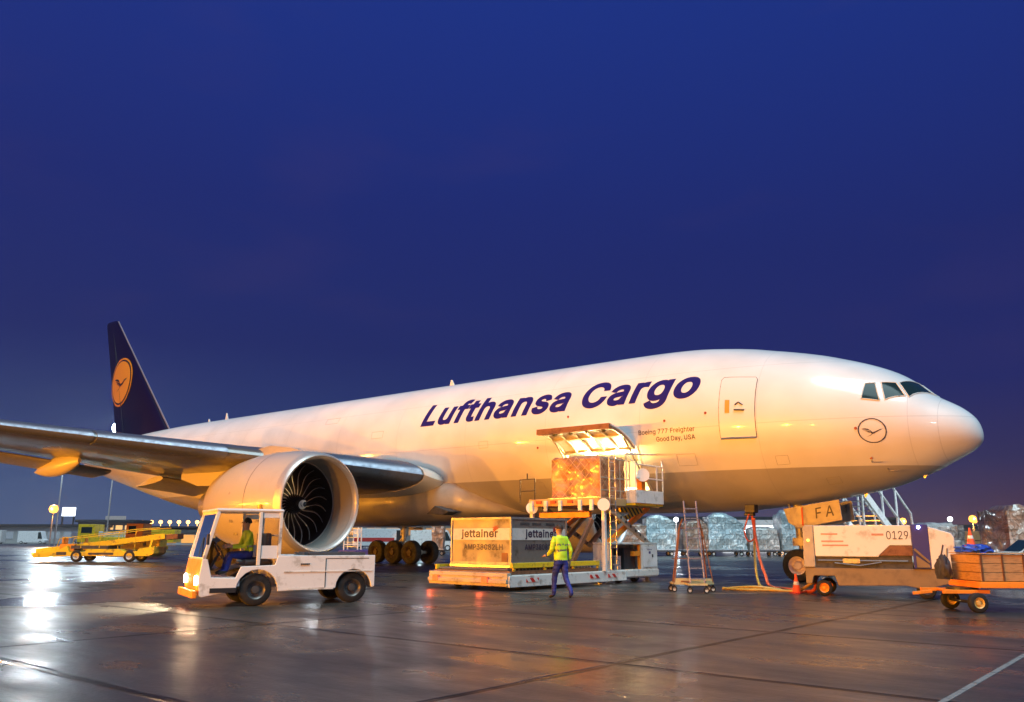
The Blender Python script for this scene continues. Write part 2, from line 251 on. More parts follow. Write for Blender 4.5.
'a': (389, [[160,-9,142,-8,126,-5,110,-1,94,5,80,12,68,22,57,32,48,45,40,58,35,73,31,90,30,108,31,123,34,138,38,150,43,161,50,171,58,179,67,187,78,193,89,199,100,203,112,207,125,211,138,213,152,216,165,218,178,220,234,227,244,228,252,230,259,232,265,235,270,238,273,243,275,248,276,255,276,257,275,268,273,279,271,288,267,297,262,304,256,311,248,317,240,322,230,326,220,329,208,330,196,331,183,330,171,329,159,326,149,322,140,318,132,313,124,307,118,301,112,294,107,288,103,281,100,274,41,291,48,308,57,322,67,335,79,346,91,355,104,364,118,370,133,375,148,379,163,382,179,384,194,384,204,384,215,383,227,382,239,379,251,376,263,372,275,367,286,360,296,353,306,343,315,333,322,320,329,306,333,290,336,272,337,251,337,0,277,0,277,52,272,52,269,45,264,38,258,32,252,25,244,18,236,12,226,6,215,1,203,-3,190,-6,176,-8],[170,45,187,46,202,49,216,53,228,59,239,66,248,74,257,83,263,93,269,104,272,115,275,126,276,138,276,190,273,188,270,186,265,184,259,182,253,180,246,179,239,177,231,176,200,171,175,168,165,166,154,164,144,162,134,159,125,155,117,150,110,145,103,139,98,132,95,124,93,115,92,105,92,95,94,87,98,79,102,72,107,66,114,61,121,56,130,52,139,49,149,47,159,46]]),
'd': (424, [[195,-8,172,-7,151,-2,130,5,111,16,94,29,79,45,66,64,55,84,46,108,39,133,35,160,34,189,35,218,39,245,46,270,55,293,66,313,79,332,95,347,112,361,131,371,151,378,173,383,196,384,213,384,228,381,241,378,253,373,263,367,272,360,280,353,287,346,293,338,298,331,303,325,306,319,311,319,311,509,372,509,372,0,313,0,313,59,307,59,303,53,298,46,293,39,287,31,280,24,272,17,263,10,252,4,241,-1,227,-5,212,-7],[205,47,221,48,236,51,250,57,263,65,274,75,284,86,293,100,299,115,305,132,309,150,311,169,312,189,311,210,309,229,305,247,300,263,293,278,284,291,275,302,263,312,251,320,237,325,221,329,205,330,187,329,172,325,157,319,145,311,133,301,124,290,115,276,108,261,103,245,99,227,97,209,96,189,97,170,99,151,103,133,109,117,115,101,124,88,134,76,145,66,158,57,172,51,188,48]]),
'e': (404, [[212,-8,185,-7,161,-2,138,6,117,16,98,30,82,46,68,64,56,85,46,108,40,132,35,159,34,187,35,215,39,242,46,267,55,290,67,311,81,329,97,346,115,359,135,370,157,378,180,383,205,384,221,384,236,382,251,379,266,374,280,368,294,361,307,351,319,341,331,329,341,315,350,299,357,282,363,263,368,242,370,219,371,194,371,169,75,169,75,221,338,221,310,202,309,220,307,237,303,254,298,269,291,282,283,294,273,305,263,314,250,321,237,326,222,329,205,330,189,329,173,326,159,321,146,313,135,304,125,294,116,282,109,270,103,256,99,241,97,226,96,211,96,178,97,157,100,139,104,122,110,106,118,92,128,80,139,70,151,61,165,55,179,50,195,47,212,46,224,47,234,48,244,50,254,53,263,56,271,61,278,66,285,73,292,80,297,88,302,96,306,105,365,91,360,77,353,63,345,51,335,39,324,29,311,19,298,11,283,4,266,-1,249,-5,231,-7]]),
'f': (254, [[228,379,228,327,6,327,6,379],[81,0,81,432,82,447,84,461,89,474,96,486,104,496,113,505,124,513,135,519,148,524,161,527,174,529,187,530,197,530,207,529,215,528,222,527,229,525,234,524,239,522,243,521,227,468,215,472,211,473,206,473,200,474,195,474,182,473,171,470,162,466,154,460,149,452,145,443,142,431,142,419,142,0]]),
'g': (425, [[207,-151,187,-150,168,-148,150,-144,134,-140,119,-134,105,-127,93,-119,82,-110,73,-101,64,-91,57,-80,51,-69,101,-41,106,-47,110,-53,116,-59,122,-66,128,-72,136,-78,145,-83,154,-88,165,-92,178,-95,192,-97,207,-97,229,-96,249,-92,267,-85,282,-75,295,-62,304,-47,310,-28,311,-6,311,68,306,68,302,62,298,56,293,49,287,41,280,34,272,28,263,21,252,16,241,11,227,8,212,5,195,5,173,6,152,10,132,17,113,27,95,39,80,53,67,71,55,90,46,112,39,136,35,163,34,191,35,220,39,246,46,271,55,293,66,314,80,332,95,347,112,361,131,371,152,378,173,383,196,384,213,384,228,382,242,378,253,373,264,367,273,360,281,353,288,346,294,338,299,331,304,325,308,319,313,319,313,379,372,379,372,-9,371,-32,367,-54,360,-73,350,-90,338,-104,324,-117,308,-127,291,-136,271,-142,251,-147,229,-150],[205,59,222,60,237,63,251,68,264,75,275,84,285,95,293,107,300,121,305,137,309,154,312,172,312,193,312,212,309,231,305,248,300,264,293,278,285,291,275,303,264,312,251,320,237,325,222,329,205,330,188,329,172,325,158,320,145,312,134,302,124,290,115,277,109,262,103,246,99,229,97,212,96,193,97,173,99,155,103,138,109,123,116,108,124,96,134,85,145,76,158,68,172,63,188,60]]),
'h': (410, [[114,227,114,0,53,0,53,509,114,509,114,287,102,287,112,312,124,332,137,349,152,362,169,372,187,379,207,383,227,384,246,383,264,380,280,376,295,369,309,360,321,349,332,336,341,321,348,304,353,285,356,264,357,240,357,0,296,0,296,235,295,256,290,275,283,291,273,304,260,315,246,323,229,328,210,329,197,328,184,326,172,322,161,317,150,311,141,303,133,293,126,283,121,271,117,257,114,243]]),
'i': (167, [[53,0,53,379,114,379,114,0],[84,443,75,444,67,446,60,449,54,455,48,461,44,468,42,475,41,483,42,491,44,499,48,506,54,512,60,517,67,521,75,523,84,524,92,523,100,521,107,517,114,512,119,506,123,499,126,491,126,483,126,475,123,468,119,461,114,455,107,449,100,446,92,444]]),
'j': (167, [[53,379,114,379,114,-30,113,-47,111,-63,107,-77,102,-90,95,-102,86,-113,76,-122,65,-129,52,-135,37,-139,21,-142,4,-143,-10,-143,-10,-87,2,-87,14,-86,25,-83,34,-78,40,-72,46,-64,50,-54,52,-42,53,-29],[83,443,75,444,67,446,60,449,53,455,48,461,44,468,42,475,41,483,42,491,44,499,48,506,53,512,60,517,67,521,75,523,83,524,92,523,100,521,107,517,114,512,119,506,123,499,125,491,126,483,125,475,123,468,119,461,114,455,107,449,100,446,92,444]]),
'n': (410, [[114,227,114,0,53,0,53,379,112,379,112,287,102,287,112,312,124,332,137,349,152,362,169,372,187,379,207,383,227,384,246,383,264,380,280,376,295,369,309,360,321,349,332,336,341,321,348,304,353,285,356,264,357,240,357,0,296,0,296,235,295,256,290,275,283,291,273,304,260,315,246,323,229,328,210,329,197,328,184,326,172,322,161,317,150,311,141,303,133,293,126,283,121,271,117,257,114,243]]),
'o': (415, [[207,-8,182,-7,159,-2,137,6,117,16,98,30,82,46,68,64,56,85,46,108,40,133,36,159,34,187,36,216,40,243,46,268,56,291,68,312,82,330,98,346,117,360,137,371,159,378,182,383,207,384,233,383,256,378,278,371,299,360,317,346,333,330,347,312,359,291,369,268,376,243,380,216,381,187,380,159,376,133,369,108,359,85,347,64,333,46,317,30,299,16,278,6,256,-2,233,-7],[207,46,226,48,242,51,257,57,270,66,282,76,292,89,300,102,307,117,312,134,316,151,318,169,319,187,318,206,316,224,312,242,307,258,300,274,292,287,282,300,270,310,257,319,242,325,226,329,207,330,189,329,173,325,158,319,145,310,134,300,124,287,115,274,108,258,103,242,99,224,97,206,96,187,97,169,99,151,103,134,108,117,115,102,124,89,134,76,145,66,158,57,173,51,189,48]]),
'r': (259, [[53,0,53,379,112,379,112,321,115,321,122,335,130,347,140,358,152,367,166,375,181,380,196,384,213,385,229,384,243,384,243,322,230,324,224,325,219,325,213,326,207,326,194,325,182,323,170,319,159,315,149,309,140,301,132,293,126,284,121,273,117,262,114,250,114,237,114,0]]),
's': (365, [[182,-8,163,-7,145,-5,128,-2,112,3,98,10,84,18,72,27,62,38,53,50,45,63,40,78,36,94,94,107,99,92,105,79,114,69,124,60,136,54,150,49,165,46,181,45,200,46,217,50,232,55,244,62,255,71,262,81,267,91,268,103,267,112,265,121,260,129,254,136,246,142,237,147,225,151,212,155,149,170,125,177,104,186,87,196,72,208,61,222,53,237,48,255,47,274,48,290,51,305,57,319,65,332,75,343,87,354,100,363,115,370,131,377,149,381,167,384,187,384,206,384,223,381,239,378,254,372,267,366,279,358,290,349,299,339,307,328,314,316,319,303,324,290,268,277,264,288,258,298,251,307,243,316,232,323,219,328,205,331,187,333,171,332,156,329,143,324,131,317,121,308,114,299,110,289,109,277,110,267,112,258,117,250,124,243,133,237,144,232,157,227,172,223,229,209,254,202,275,194,292,183,306,171,317,158,325,142,330,125,331,107,330,90,326,75,321,61,312,47,302,35,290,24,276,15,260,6,242,0,223,-5,203,-7]]),
't': (227, [[204,379,204,327,6,327,6,379],[65,471,126,471,126,98,127,86,128,76,132,68,136,61,142,56,150,53,159,51,170,50,185,51,202,54,213,2,208,0,203,-1,198,-2,192,-3,186,-3,180,-4,174,-4,168,-4,145,-3,125,2,107,10,92,21,80,35,72,52,67,71,65,93]]),
'u': (410, [[182,-5,164,-4,146,-1,130,4,115,11,101,20,89,31,78,44,69,59,62,76,57,95,54,116,53,139,53,379,114,379,114,144,115,123,119,105,127,89,137,75,150,64,164,56,181,52,200,50,213,51,226,53,238,57,249,62,259,69,268,77,276,86,283,97,289,109,293,122,295,137,296,153,296,379,357,379,357,0,298,0,298,92,307,92,297,67,286,47,272,30,257,17,240,7,222,0,203,-4]]),
'y': (389, [[47,-139,61,-86,71,-87,80,-89,88,-90,96,-90,104,-89,111,-87,118,-84,124,-80,130,-74,136,-67,141,-58,146,-48,151,-36,163,-1,17,379,84,379,165,155,171,138,177,121,182,104,187,87,191,70,196,53,201,37,206,21,184,21,188,37,193,53,198,70,202,87,207,104,212,121,218,138,224,155,305,379,371,379,204,-58,198,-72,191,-85,184,-97,177,-107,168,-116,159,-124,150,-130,139,-136,128,-140,117,-143,104,-145,91,-145,84,-145,77,-145,71,-144,65,-143,59,-142,54,-141,51,-140]]),
}
CAP = max(GLYPHS['H'][1][0][1::2])/1000 if 'H' in GLYPHS else .54
_L = GLYPHS['L'][1][0]; SGN = -1 if sum(_L[2*i]*_L[(2*i+3) % len(_L)] - _L[(2*i+2) % len(_L)]*_L[2*i+1] for i in range(len(_L)//2)) > 0 else 1
def text_mesh(body, size=1., bold=.0, shear=0., spacing=1., sub=None):
    """flat mesh of lettering, x along the line, y up, capitals CAP high; returned as (verts, faces)"""
    from mathutils.geometry import delaunay_2d_cdt
    x0 = 0; V, F = [], []
    for ch in body:
        if ch == ' ': x0 += .20; continue
        adv, sps = GLYPHS[ch]; vv, ff = [], []
        for sp in sps:
            P_ = [Vector((sp[2*i]/1000, sp[2*i+1]/1000)) for i in range(len(sp)//2)]
            P_ = [p for i, p in enumerate(P_) if (p - P_[i-1]).length > .0035]
            if bold:   # push every contour outwards along its mitred normal
                o_ = []
                for i, p in enumerate(P_):
                    d0, d1 = (p - P_[i-1]).normalized(), (P_[(i+1) % len(P_)] - p).normalized(); n0, n1 = Vector((-d0.y, d0.x)), Vector((-d1.y, d1.x))
                    m_ = (n0 + n1); m_ = m_.normalized() if m_.length > .2 else n0; o_.append(p + m_*bold*SGN/max(.45, m_.dot(n0)))
                P_ = o_
            k = len(vv); vv += [Vector((x0 + p.x + shear*p.y, p.y)) for p in P_]; ff.append(list(range(k, len(vv))))
        r_ = delaunay_2d_cdt(vv, [], ff, 1, 1e-5); k = len(V); V += [Vector((p[0], p[1], 0)) for p in r_[0]]
        loops = [[vv[i] for i in f] for f in ff]
        for f in r_[2]:
            c = sum((r_[0][i] for i in f), Vector((0, 0)))/len(f); wn_ = 0
            for lp in loops:   # non-zero winding rule: strokes of one letter may overlap
                for p, q in zip(lp, lp[1:] + lp[:1]):
                    if (p.y <= c.y) != (q.y <= c.y):
                        if p.x + (c.y-p.y)/(q.y-p.y)*(q.x-p.x) > c.x: wn_ += 1 if q.y > p.y else -1
            if wn_: F.append([i + k for i in f])
        x0 += adv/1000*spacing + bold*1.25
    bm = bmesh.new(); bv = [bm.verts.new(v) for v in V]
    for f in F:
        try: bm.faces.new([bv[i] for i in f])
        except ValueError: pass
    if sub:
        for _ in range(7):
            es = [e for e in bm.edges if e.calc_length() > sub]
            if not es: break
            bmesh.ops.subdivide_edges(bm, edges=es, cuts=1, use_grid_fill=False); bmesh.ops.triangulate(bm, faces=[f for f in bm.faces if len(f.verts) > 3])
    vs = [v.co.copy() for v in bm.verts]; bm.verts.index_update(); fs = [[v.index for v in f.verts] for f in bm.faces]; bm.free()
    return vs, fs
def fit_text(vs, width=None, height=None):
    x0 = min(v.x for v in vs); x1 = max(v.x for v in vs); 
    sx = width/(x1-x0) if width else 1
    return [Vector(((v.x-x0)*sx, v.y*(height or 1), 0)) for v in vs]
def plane_text(name, body, m, parent, org, ex, ey, width, height=None, bold=.02, shear=0, cap=None):
    """lettering lying 3 mm off a flat face; height = height of the capitals"""
    vs, fs = text_mesh(body, 1, bold, shear); x0 = min(v.x for v in vs); x1 = max(v.x for v in vs); sx = width/(x1-x0); sy = (height/CAP) if height else sx
    ex, ey, org = Vector(ex), Vector(ey), Vector(org); b = MB()
    b.add([org + ex*((v.x-x0)*sx) + ey*(v.y*sy) for v in vs], fs)
    return b.build(name, m, parent, normals=False)
def arc(cx, cz, r, a0, a1, n=10): return [(cx + r*math.cos(R(a0 + (a1-a0)*i/n)), cz + r*math.sin(R(a0 + (a1-a0)*i/n))) for i in range(n+1)]
def pchip(xs, ys):
    xs, ys = np.array(xs, float), np.array(ys, float); h = np.diff(xs); d = np.diff(ys)/h; m = np.zeros(len(xs))
    for i in range(1, len(xs)-1):
        if d[i-1]*d[i] > 0: w1, w2 = 2*h[i]+h[i-1], h[i]+2*h[i-1]; m[i] = (w1+w2)/(w1/d[i-1]+w2/d[i])
    m[0], m[-1] = d[0], d[-1]
    def f(x):
        i = int(min(max(np.searchsorted(xs, x)-1, 0), len(xs)-2)); t = (x-xs[i])/h[i]
        return float((1+2*t)*(1-t)**2*ys[i] + t*(1-t)**2*h[i]*m[i] + t*t*(3-2*t)*ys[i+1] + t*t*(t-1)*h[i]*m[i+1])
    return f
def blob_noise(p, s, seed=0):
    from mathutils import noise
    return noise.noise(Vector(p)*s + Vector((seed*7.1, seed*3.3, seed)))

# ---------------------------------------------------------------- ground
g = MB(); g.add([(-2600, -600, 0), (1200, -600, 0), (1200, 2600, 0), (-2600, 2600, 0)], [(0, 1, 2, 3)])
gm = bpy.data.materials.new('wet_apron_concrete'); gm.use_nodes = True; t = gm.node_tree; b = t.nodes['Principled BSDF']
def gn(k, **a):
    n = t.nodes.new(k)
    for x, y in a.items(): setattr(n, x, y)
    return n
def lk(a, c): t.links.new(a, c)
tcg = gn('ShaderNodeTexCoord'); sep = gn('ShaderNodeSeparateXYZ'); lk(tcg.outputs['Object'], sep.inputs[0])
wob = gn('ShaderNodeTexNoise'); wob.inputs['Scale'].default_value = 1.3; wob.inputs['Detail'].default_value = 5; lk(tcg.outputs['Object'], wob.inputs['Vector'])
def joint(axis, off, per, w):
    a = gn('ShaderNodeMath', operation='MULTIPLY_ADD'); a.inputs[1].default_value = .07; a.inputs[2].default_value = -off - .035
    lk(wob.outputs[0], a.inputs[0]); s1 = gn('ShaderNodeMath', operation='ADD'); lk(a.outputs[0], s1.inputs[0]); lk(sep.outputs[axis], s1.inputs[1])
    p = gn('ShaderNodeMath', operation='PINGPONG'); p.inputs[1].default_value = per/2; lk(s1.outputs[0], p.inputs[0])
    # distance to the joint = pingpong value (zero at multiples of the period)
    m = gn('ShaderNodeMapRange'); m.inputs['From Min'].default_value = w*.45; m.inputs['From Max'].default_value = w; m.inputs['To Min'].default_value = 1; m.inputs['To Max'].default_value = 0
    lk(p.outputs[0], m.inputs[0]); return m.outputs[0]
jx = joint('X', -.3, 6.8, .08); jy = joint('Y', -20.3, 4.4, .08)
jm = gn('ShaderNodeMath', operation='MAXIMUM'); lk(jx, jm.inputs[0]); lk(jy, jm.inputs[1])
n1 = gn('ShaderNodeTexNoise'); n1.inputs['Scale'].default_value = .35; n1.inputs['Detail'].default_value = 8; n1.inputs['Roughness'].default_value = .62; lk(tcg.outputs['Object'], n1.inputs['Vector'])
rc = gn('ShaderNodeValToRGB'); ramp(rc, [(.3, (.020, .0185, .0165)), (.5, (.034, .031, .027)), (.7, (.052, .047, .042))]); lk(n1.outputs[0], rc.inputs[0])
tm_ = gn('ShaderNodeMapping'); tm_.inputs['Rotation'].default_value = (0, 0, R(62)); tm_.inputs['Scale'].default_value = (.05, 2.2, 1); lk(tcg.outputs['Object'], tm_.inputs[0])
tn_ = gn('ShaderNodeTexNoise'); tn_.inputs['Scale'].default_value = .9; tn_.inputs['Detail'].default_value = 4; lk(tm_.outputs[0], tn_.inputs['Vector'])
tr_ = gn('ShaderNodeMapRange'); tr_.inputs['From Min'].default_value = .56; tr_.inputs['From Max'].default_value = .68; tr_.inputs['To Max'].default_value = .55; lk(tn_.outputs[0], tr_.inputs[0])
tx_ = gn('ShaderNodeMix', data_type='RGBA'); lk(tr_.outputs[0], tx_.inputs[0]); lk(rc.outputs[0], tx_.inputs[6]); tx_.inputs[7].default_value = (.012, .011, .011, 1)
mj = gn('ShaderNodeMix', data_type='RGBA'); lk(jm.outputs[0], mj.inputs[0]); lk(tx_.outputs[2], mj.inputs[6]); mj.inputs[7].default_value = (.006, .0055, .005, 1)
lk(mj.outputs[2], b.inputs['Base Color'])
n2 = gn('ShaderNodeTexNoise'); n2.inputs['Scale'].default_value = .55; n2.inputs['Detail'].default_value = 7; n2.inputs['Roughness'].default_value = .6
mp2 = gn('ShaderNodeMapping'); mp2.inputs['Rotation'].default_value = (0, 0, R(40)); mp2.inputs['Scale'].default_value = (.6, 1.7, 1); lk(tcg.outputs['Object'], mp2.inputs[0]); lk(mp2.outputs[0], n2.inputs['Vector'])
rr2 = gn('ShaderNodeMapRange'); rr2.inputs['From Min'].default_value = .35; rr2.inputs['From Max'].default_value = .66; rr2.inputs['To Min'].default_value = .24; rr2.inputs['To Max'].default_value = .46
lk(n2.outputs[0], rr2.inputs[0]); pn = gn('ShaderNodeTexNoise'); pn.inputs['Scale'].default_value = .16; pn.inputs['Detail'].default_value = 5; pn.inputs['Roughness'].default_value = .55; lk(tcg.outputs['Object'], pn.inputs['Vector'])
pud = gn('ShaderNodeMapRange'); pud.inputs['From Min'].default_value = .54; pud.inputs['From Max'].default_value = .60; lk(pn.outputs[0], pud.inputs[0])
rmx = gn('ShaderNodeMix'); lk(pud.outputs[0], rmx.inputs[0]); lk(rr2.outputs[0], rmx.inputs[2]); rmx.inputs[3].default_value = .2; lk(rmx.outputs[0], b.inputs['Roughness'])
sj = gn('ShaderNodeMath', operation='MULTIPLY_ADD'); sj.inputs[1].default_value = -.42; sj.inputs[2].default_value = .5; lk(jm.outputs[0], sj.inputs[0]); lk(sj.outputs[0], b.inputs['Specular IOR Level'])
n3 = gn('ShaderNodeTexNoise'); n3.inputs['Scale'].default_value = 17; n3.inputs['Detail'].default_value = 5; lk(tcg.outputs['Object'], n3.inputs['Vector'])
n4 = gn('ShaderNodeTexNoise'); n4.inputs['Scale'].default_value = 1.1; n4.inputs['Detail'].default_value = 3; lk(mp2.outputs[0], n4.inputs['Vector'])
hs = gn('ShaderNodeMath', operation='MULTIPLY_ADD'); hs.inputs[1].default_value = .20; lk(n3.outputs[0], hs.inputs[0]); lk(n4.outputs[0], hs.inputs[2])
hj = gn('ShaderNodeMath', operation='MULTIPLY_ADD'); hj.inputs[1].default_value = -.6; lk(jm.outputs[0], hj.inputs[0]); lk(hs.outputs[0], hj.inputs[2])
bp = gn('ShaderNodeBump'); pst = gn('ShaderNodeMath', operation='MULTIPLY_ADD'); pst.inputs[1].default_value = -.2; pst.inputs[2].default_value = .65; lk(pud.outputs[0], pst.inputs[0]); lk(pst.outputs[0], bp.inputs['Strength'])
bp.inputs['Distance'].default_value = .03; lk(hj.outputs[0], bp.inputs['Height']); lk(bp.outputs[0], b.inputs['Normal'])
tag(g.build('apron', gm), kind='structure')
pl = MB(); linemat = mat('worn_line_paint', (.22, .21, .2), .5, var=.6, dirt=(.05, .05, .045), vscale=8)
pl.box(3.08, 3.14, -27.5, 2, -.01, .004)
tag(pl.build('painted_line', linemat), kind='structure')
pl = MB(); d_ = Vector((.7664, .6424, 0)); a_ = Vector((-9.4, -11.2, .006)); pl.bar(a_, a_ + d_*6.5, .06, .008)
tag(pl.build('painted_line', linemat), kind='structure')

# ---------------------------------------------------------------- the freighter aircraft (its own frame: nose at x = 0, aft negative, starboard y negative)
ZC = 5.597
plane = thing('freighter_aircraft', 'huge white wide-body cargo jet with dark blue tail, filling the scene', 'aircraft', (-31.77, 0, 0))
plane.rotation_euler = (0, .006, 0)
def A_(mb, name, m, parent=None, **k):
    if parent is None: return mb.build(name, m, plane, offset=(31.77, 0, 0), **k)
    return mb.build(name, m, parent, **k)
_st = [(0, 4.76, 4.76, 0), (.01, 4.87, 4.65, .11), (.03, 4.98, 4.56, .2), (.12, 5.22, 4.44, .42), (.28, 5.43, 4.3, .66), (.54, 5.66, 4.15, .92), (.8, 5.83, 4.02, 1.12), (1.0, 5.95, 3.92, 1.26),
 (1.2, 6.08, 3.81, 1.39), (1.63, 6.48, 3.62, 1.64), (2.05, 6.81, 3.46, 1.86), (2.5, 7.06, 3.3, 2.05), (3, 7.28, 3.17, 2.24), (3.75, 7.55, 3.02, 2.46), (4.5, 7.79, 2.9, 2.64), (5.5, 8.04, 2.77, 2.81),
 (6.2, 8.19, 2.69, 2.9), (7, 8.36, 2.61, 2.98), (7.7, 8.47, 2.55, 3.03), (9.3, 8.64, 2.505, 3.09), (11, 8.69, 2.497, 3.1), (13, 8.697, 2.497, 3.1), (38, 8.697, 2.497, 3.1), (42, 8.697, 2.72, 3.08), (46, 8.68, 3.25, 2.95),
 (50, 8.60, 4.0, 2.65), (54, 8.45, 4.8, 2.1), (58, 8.25, 5.6, 1.4), (61, 8.0, 6.25, .75), (62.5, 7.75, 6.65, .35), (62.9, 7.5, 6.9, .12)]
_x = [s[0] for s in _st]; fT, fB, fH = pchip(_x, [s[1] for s in _st]), pchip(_x, [s[2] for s in _st]), pchip(_x, [s[3] for s in _st])
def fus(x, th, off=0.):
    """point of the skin at x metres aft of the nose; th: 0 = starboard side, 90 deg = crown"""
    t, bo, h = fT(x), fB(x), fH(x); zc, hz = (t+bo)/2, (t-bo)/2
    c, s_ = math.cos(th), math.sin(th)
    p = Vector((-x, -h*c, zc + hz*s_))
    if off:
        n = Vector((0, -c*hz, s_*h)).normalized(); e = .02; q = Vector((0, -fH(x+e)*c, (fT(x+e)+fB(x+e))/2 + (fT(x+e)-fB(x+e))/2*s_)); q0 = Vector((0, p.y, p.z))
        k = (q-q0).dot(n)/e; n = (n + Vector((k, 0, 0))).normalized(); p = p + n*off
    return p
def th_of_z(x, z): 
    t, bo = fT(x), fB(x); return math.asin(max(-1, min(1, (z-(t+bo)/2)/((t-bo)/2))))
DX0, DX1 = 10.5, 13.75; DT0, DT1 = th_of_z(12, 3.25), th_of_z(12, 4.72)
stn = sorted(set([0.0, .004, .012, .03, .06, .1, .16, .24, .34, .44, .56, .7, .85] + [1+.2*i for i in range(30)] + [7+.5*i for i in range(112)] + [DX0, DX1, 62.9]))
ths = sorted(set([round(-math.pi + i*2*math.pi/112, 5) for i in range(112)] + [round(DT0, 5), round(DT1, 5)]))
fm = bpy.data.materials.new('fuselage_paint'); fm.use_nodes = True; t = fm.node_tree; b = t.nodes['Principled BSDF']
tcg = gn('ShaderNodeTexCoord'); sep = gn('ShaderNodeSeparateXYZ'); lk(tcg.outputs['Object'], sep.inputs[0])
wn = gn('ShaderNodeTexNoise'); wn.inputs['Scale'].default_value = .7; wn.inputs['Detail'].default_value = 6; lk(tcg.outputs['Object'], wn.inputs['Vector'])
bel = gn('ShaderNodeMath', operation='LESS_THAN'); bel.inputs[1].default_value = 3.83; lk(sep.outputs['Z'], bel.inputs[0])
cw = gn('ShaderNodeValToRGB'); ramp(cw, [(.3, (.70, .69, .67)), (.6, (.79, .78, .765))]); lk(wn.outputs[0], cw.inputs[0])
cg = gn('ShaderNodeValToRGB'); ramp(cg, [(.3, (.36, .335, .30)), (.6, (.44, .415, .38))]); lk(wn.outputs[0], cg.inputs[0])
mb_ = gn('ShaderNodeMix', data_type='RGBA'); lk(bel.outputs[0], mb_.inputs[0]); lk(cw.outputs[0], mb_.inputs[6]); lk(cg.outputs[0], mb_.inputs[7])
def seam(axis, per, off, w):
    a = gn('ShaderNodeMath', operation='ADD'); a.inputs[1].default_value = off; lk(sep.outputs[axis], a.inputs[0])
    p = gn('ShaderNodeMath', operation='PINGPONG'); p.inputs[1].default_value = per/2; lk(a.outputs[0], p.inputs[0])
    m = gn('ShaderNodeMath', operation='LESS_THAN'); m.inputs[1].default_value = w; lk(p.outputs[0], m.inputs[0]); return m.outputs[0]
def onecut(axis, at, w):
    a = gn('ShaderNodeMath', operation='COMPARE'); a.inputs[1].default_value = at; a.inputs[2].default_value = w; lk(sep.outputs[axis], a.inputs[0]); return a.outputs[0]
sm = gn('ShaderNodeMath', operation='MAXIMUM'); lk(seam('X', 4.3, 1.7, .008), sm.inputs[0]); lk(onecut('Z', 5.28, .012), sm.inputs[1])
sm2 = gn('ShaderNodeMath', operation='MAXIMUM'); lk(sm.outputs[0], sm2.inputs[0]); lk(onecut('X', -.97, .009), sm2.inputs[1])
sm3 = gn('ShaderNodeMath', operation='MAXIMUM'); lk(sm2.outputs[0], sm3.inputs[0]); lk(onecut('Z', 7.35, .008), sm3.inputs[1])
sf = gn('ShaderNodeMath', operation='MULTIPLY'); sf.inputs[1].default_value = .22; lk(sm3.outputs[0], sf.inputs[0])
mc = gn('ShaderNodeMix', data_type='RGBA'); lk(sf.outputs[0], mc.inputs[0]); lk(mb_.outputs[2], mc.inputs[6]); mc.inputs[7].default_value = (.12, .11, .11, 1)
lk(mc.outputs[2], b.inputs['Base Color']); b.inputs['Roughness'].default_value = .38; b.inputs['Coat Weight'].default_value = .45; b.inputs['Coat Roughness'].default_value = .05
wn2 = gn('ShaderNodeTexNoise'); wn2.inputs['Scale'].default_value = 1.6; wn2.inputs['Detail'].default_value = 2; lk(tcg.outputs['Object'], wn2.inputs['Vector'])
bp = gn('ShaderNodeBump'); bp.inputs['Strength'].default_value = .25; bp.inputs['Distance'].default_value = .02; lk(wn2.outputs[0], bp.inputs['Height']); lk(bp.outputs[0], b.inputs['Normal'])
f_ = MB(); n = len(ths); vs = [fus(x, th) for x in stn for th in ths]; fs = []
for i in range(len(stn)-1):
    for j in range(n):
        xm = (stn[i]+stn[i+1])/2; tm = (ths[j]+ths[(j+1) % n])/2 if j < n-1 else math.pi
        if DX0 < xm < DX1 and DT0 < tm < DT1: continue
        a, c = i*n+j, i*n+(j+1) % n; fs.append((a, c, c+n, a+n))
f_.add(vs, fs); fuselage = A_(f_, 'fuselage', fm, smooth=True)
# cargo hold behind the open lower door
h = MB()
hx0, hx1 = -DX1-.02, -DX0+.02
h.add([(x, y, z) for x in (hx0-1.2, hx1+1.2) for y, z in ((-1.88, 3.22), (-2.86, 4.74), (1.6, 4.74), (1.6, 3.22))], [(0, 1, 5, 4)][:0] + [(1, 2, 6, 5), (2, 3, 7, 6), (3, 0, 4, 7), (0, 1, 2, 3), (4, 7, 6, 5)])
A_(h, 'cargo_hold_lining', mat('hold_lining', (.8, .76, .66), .5), normals=False)
# door surround
h = MB()
for x in (DX0, DX1):
    h.loft([[fus(x+s*.045, DT0+(DT1-DT0)*k/10, o) for s, o in ((-1, .012), (1, .012), (1, -.16), (-1, -.16))] for k in range(11)], True, True)
for th in (DT0, DT1):
    h.loft([[fus(DX0+(DX1-DX0)*k/8, th+s*.014, o) for s, o in ((-1, .012), (1, .012), (1, -.16), (-1, -.16))] for k in range(9)], True, True)
A_(h, 'door_surround', M['offwhite'], smooth=False)
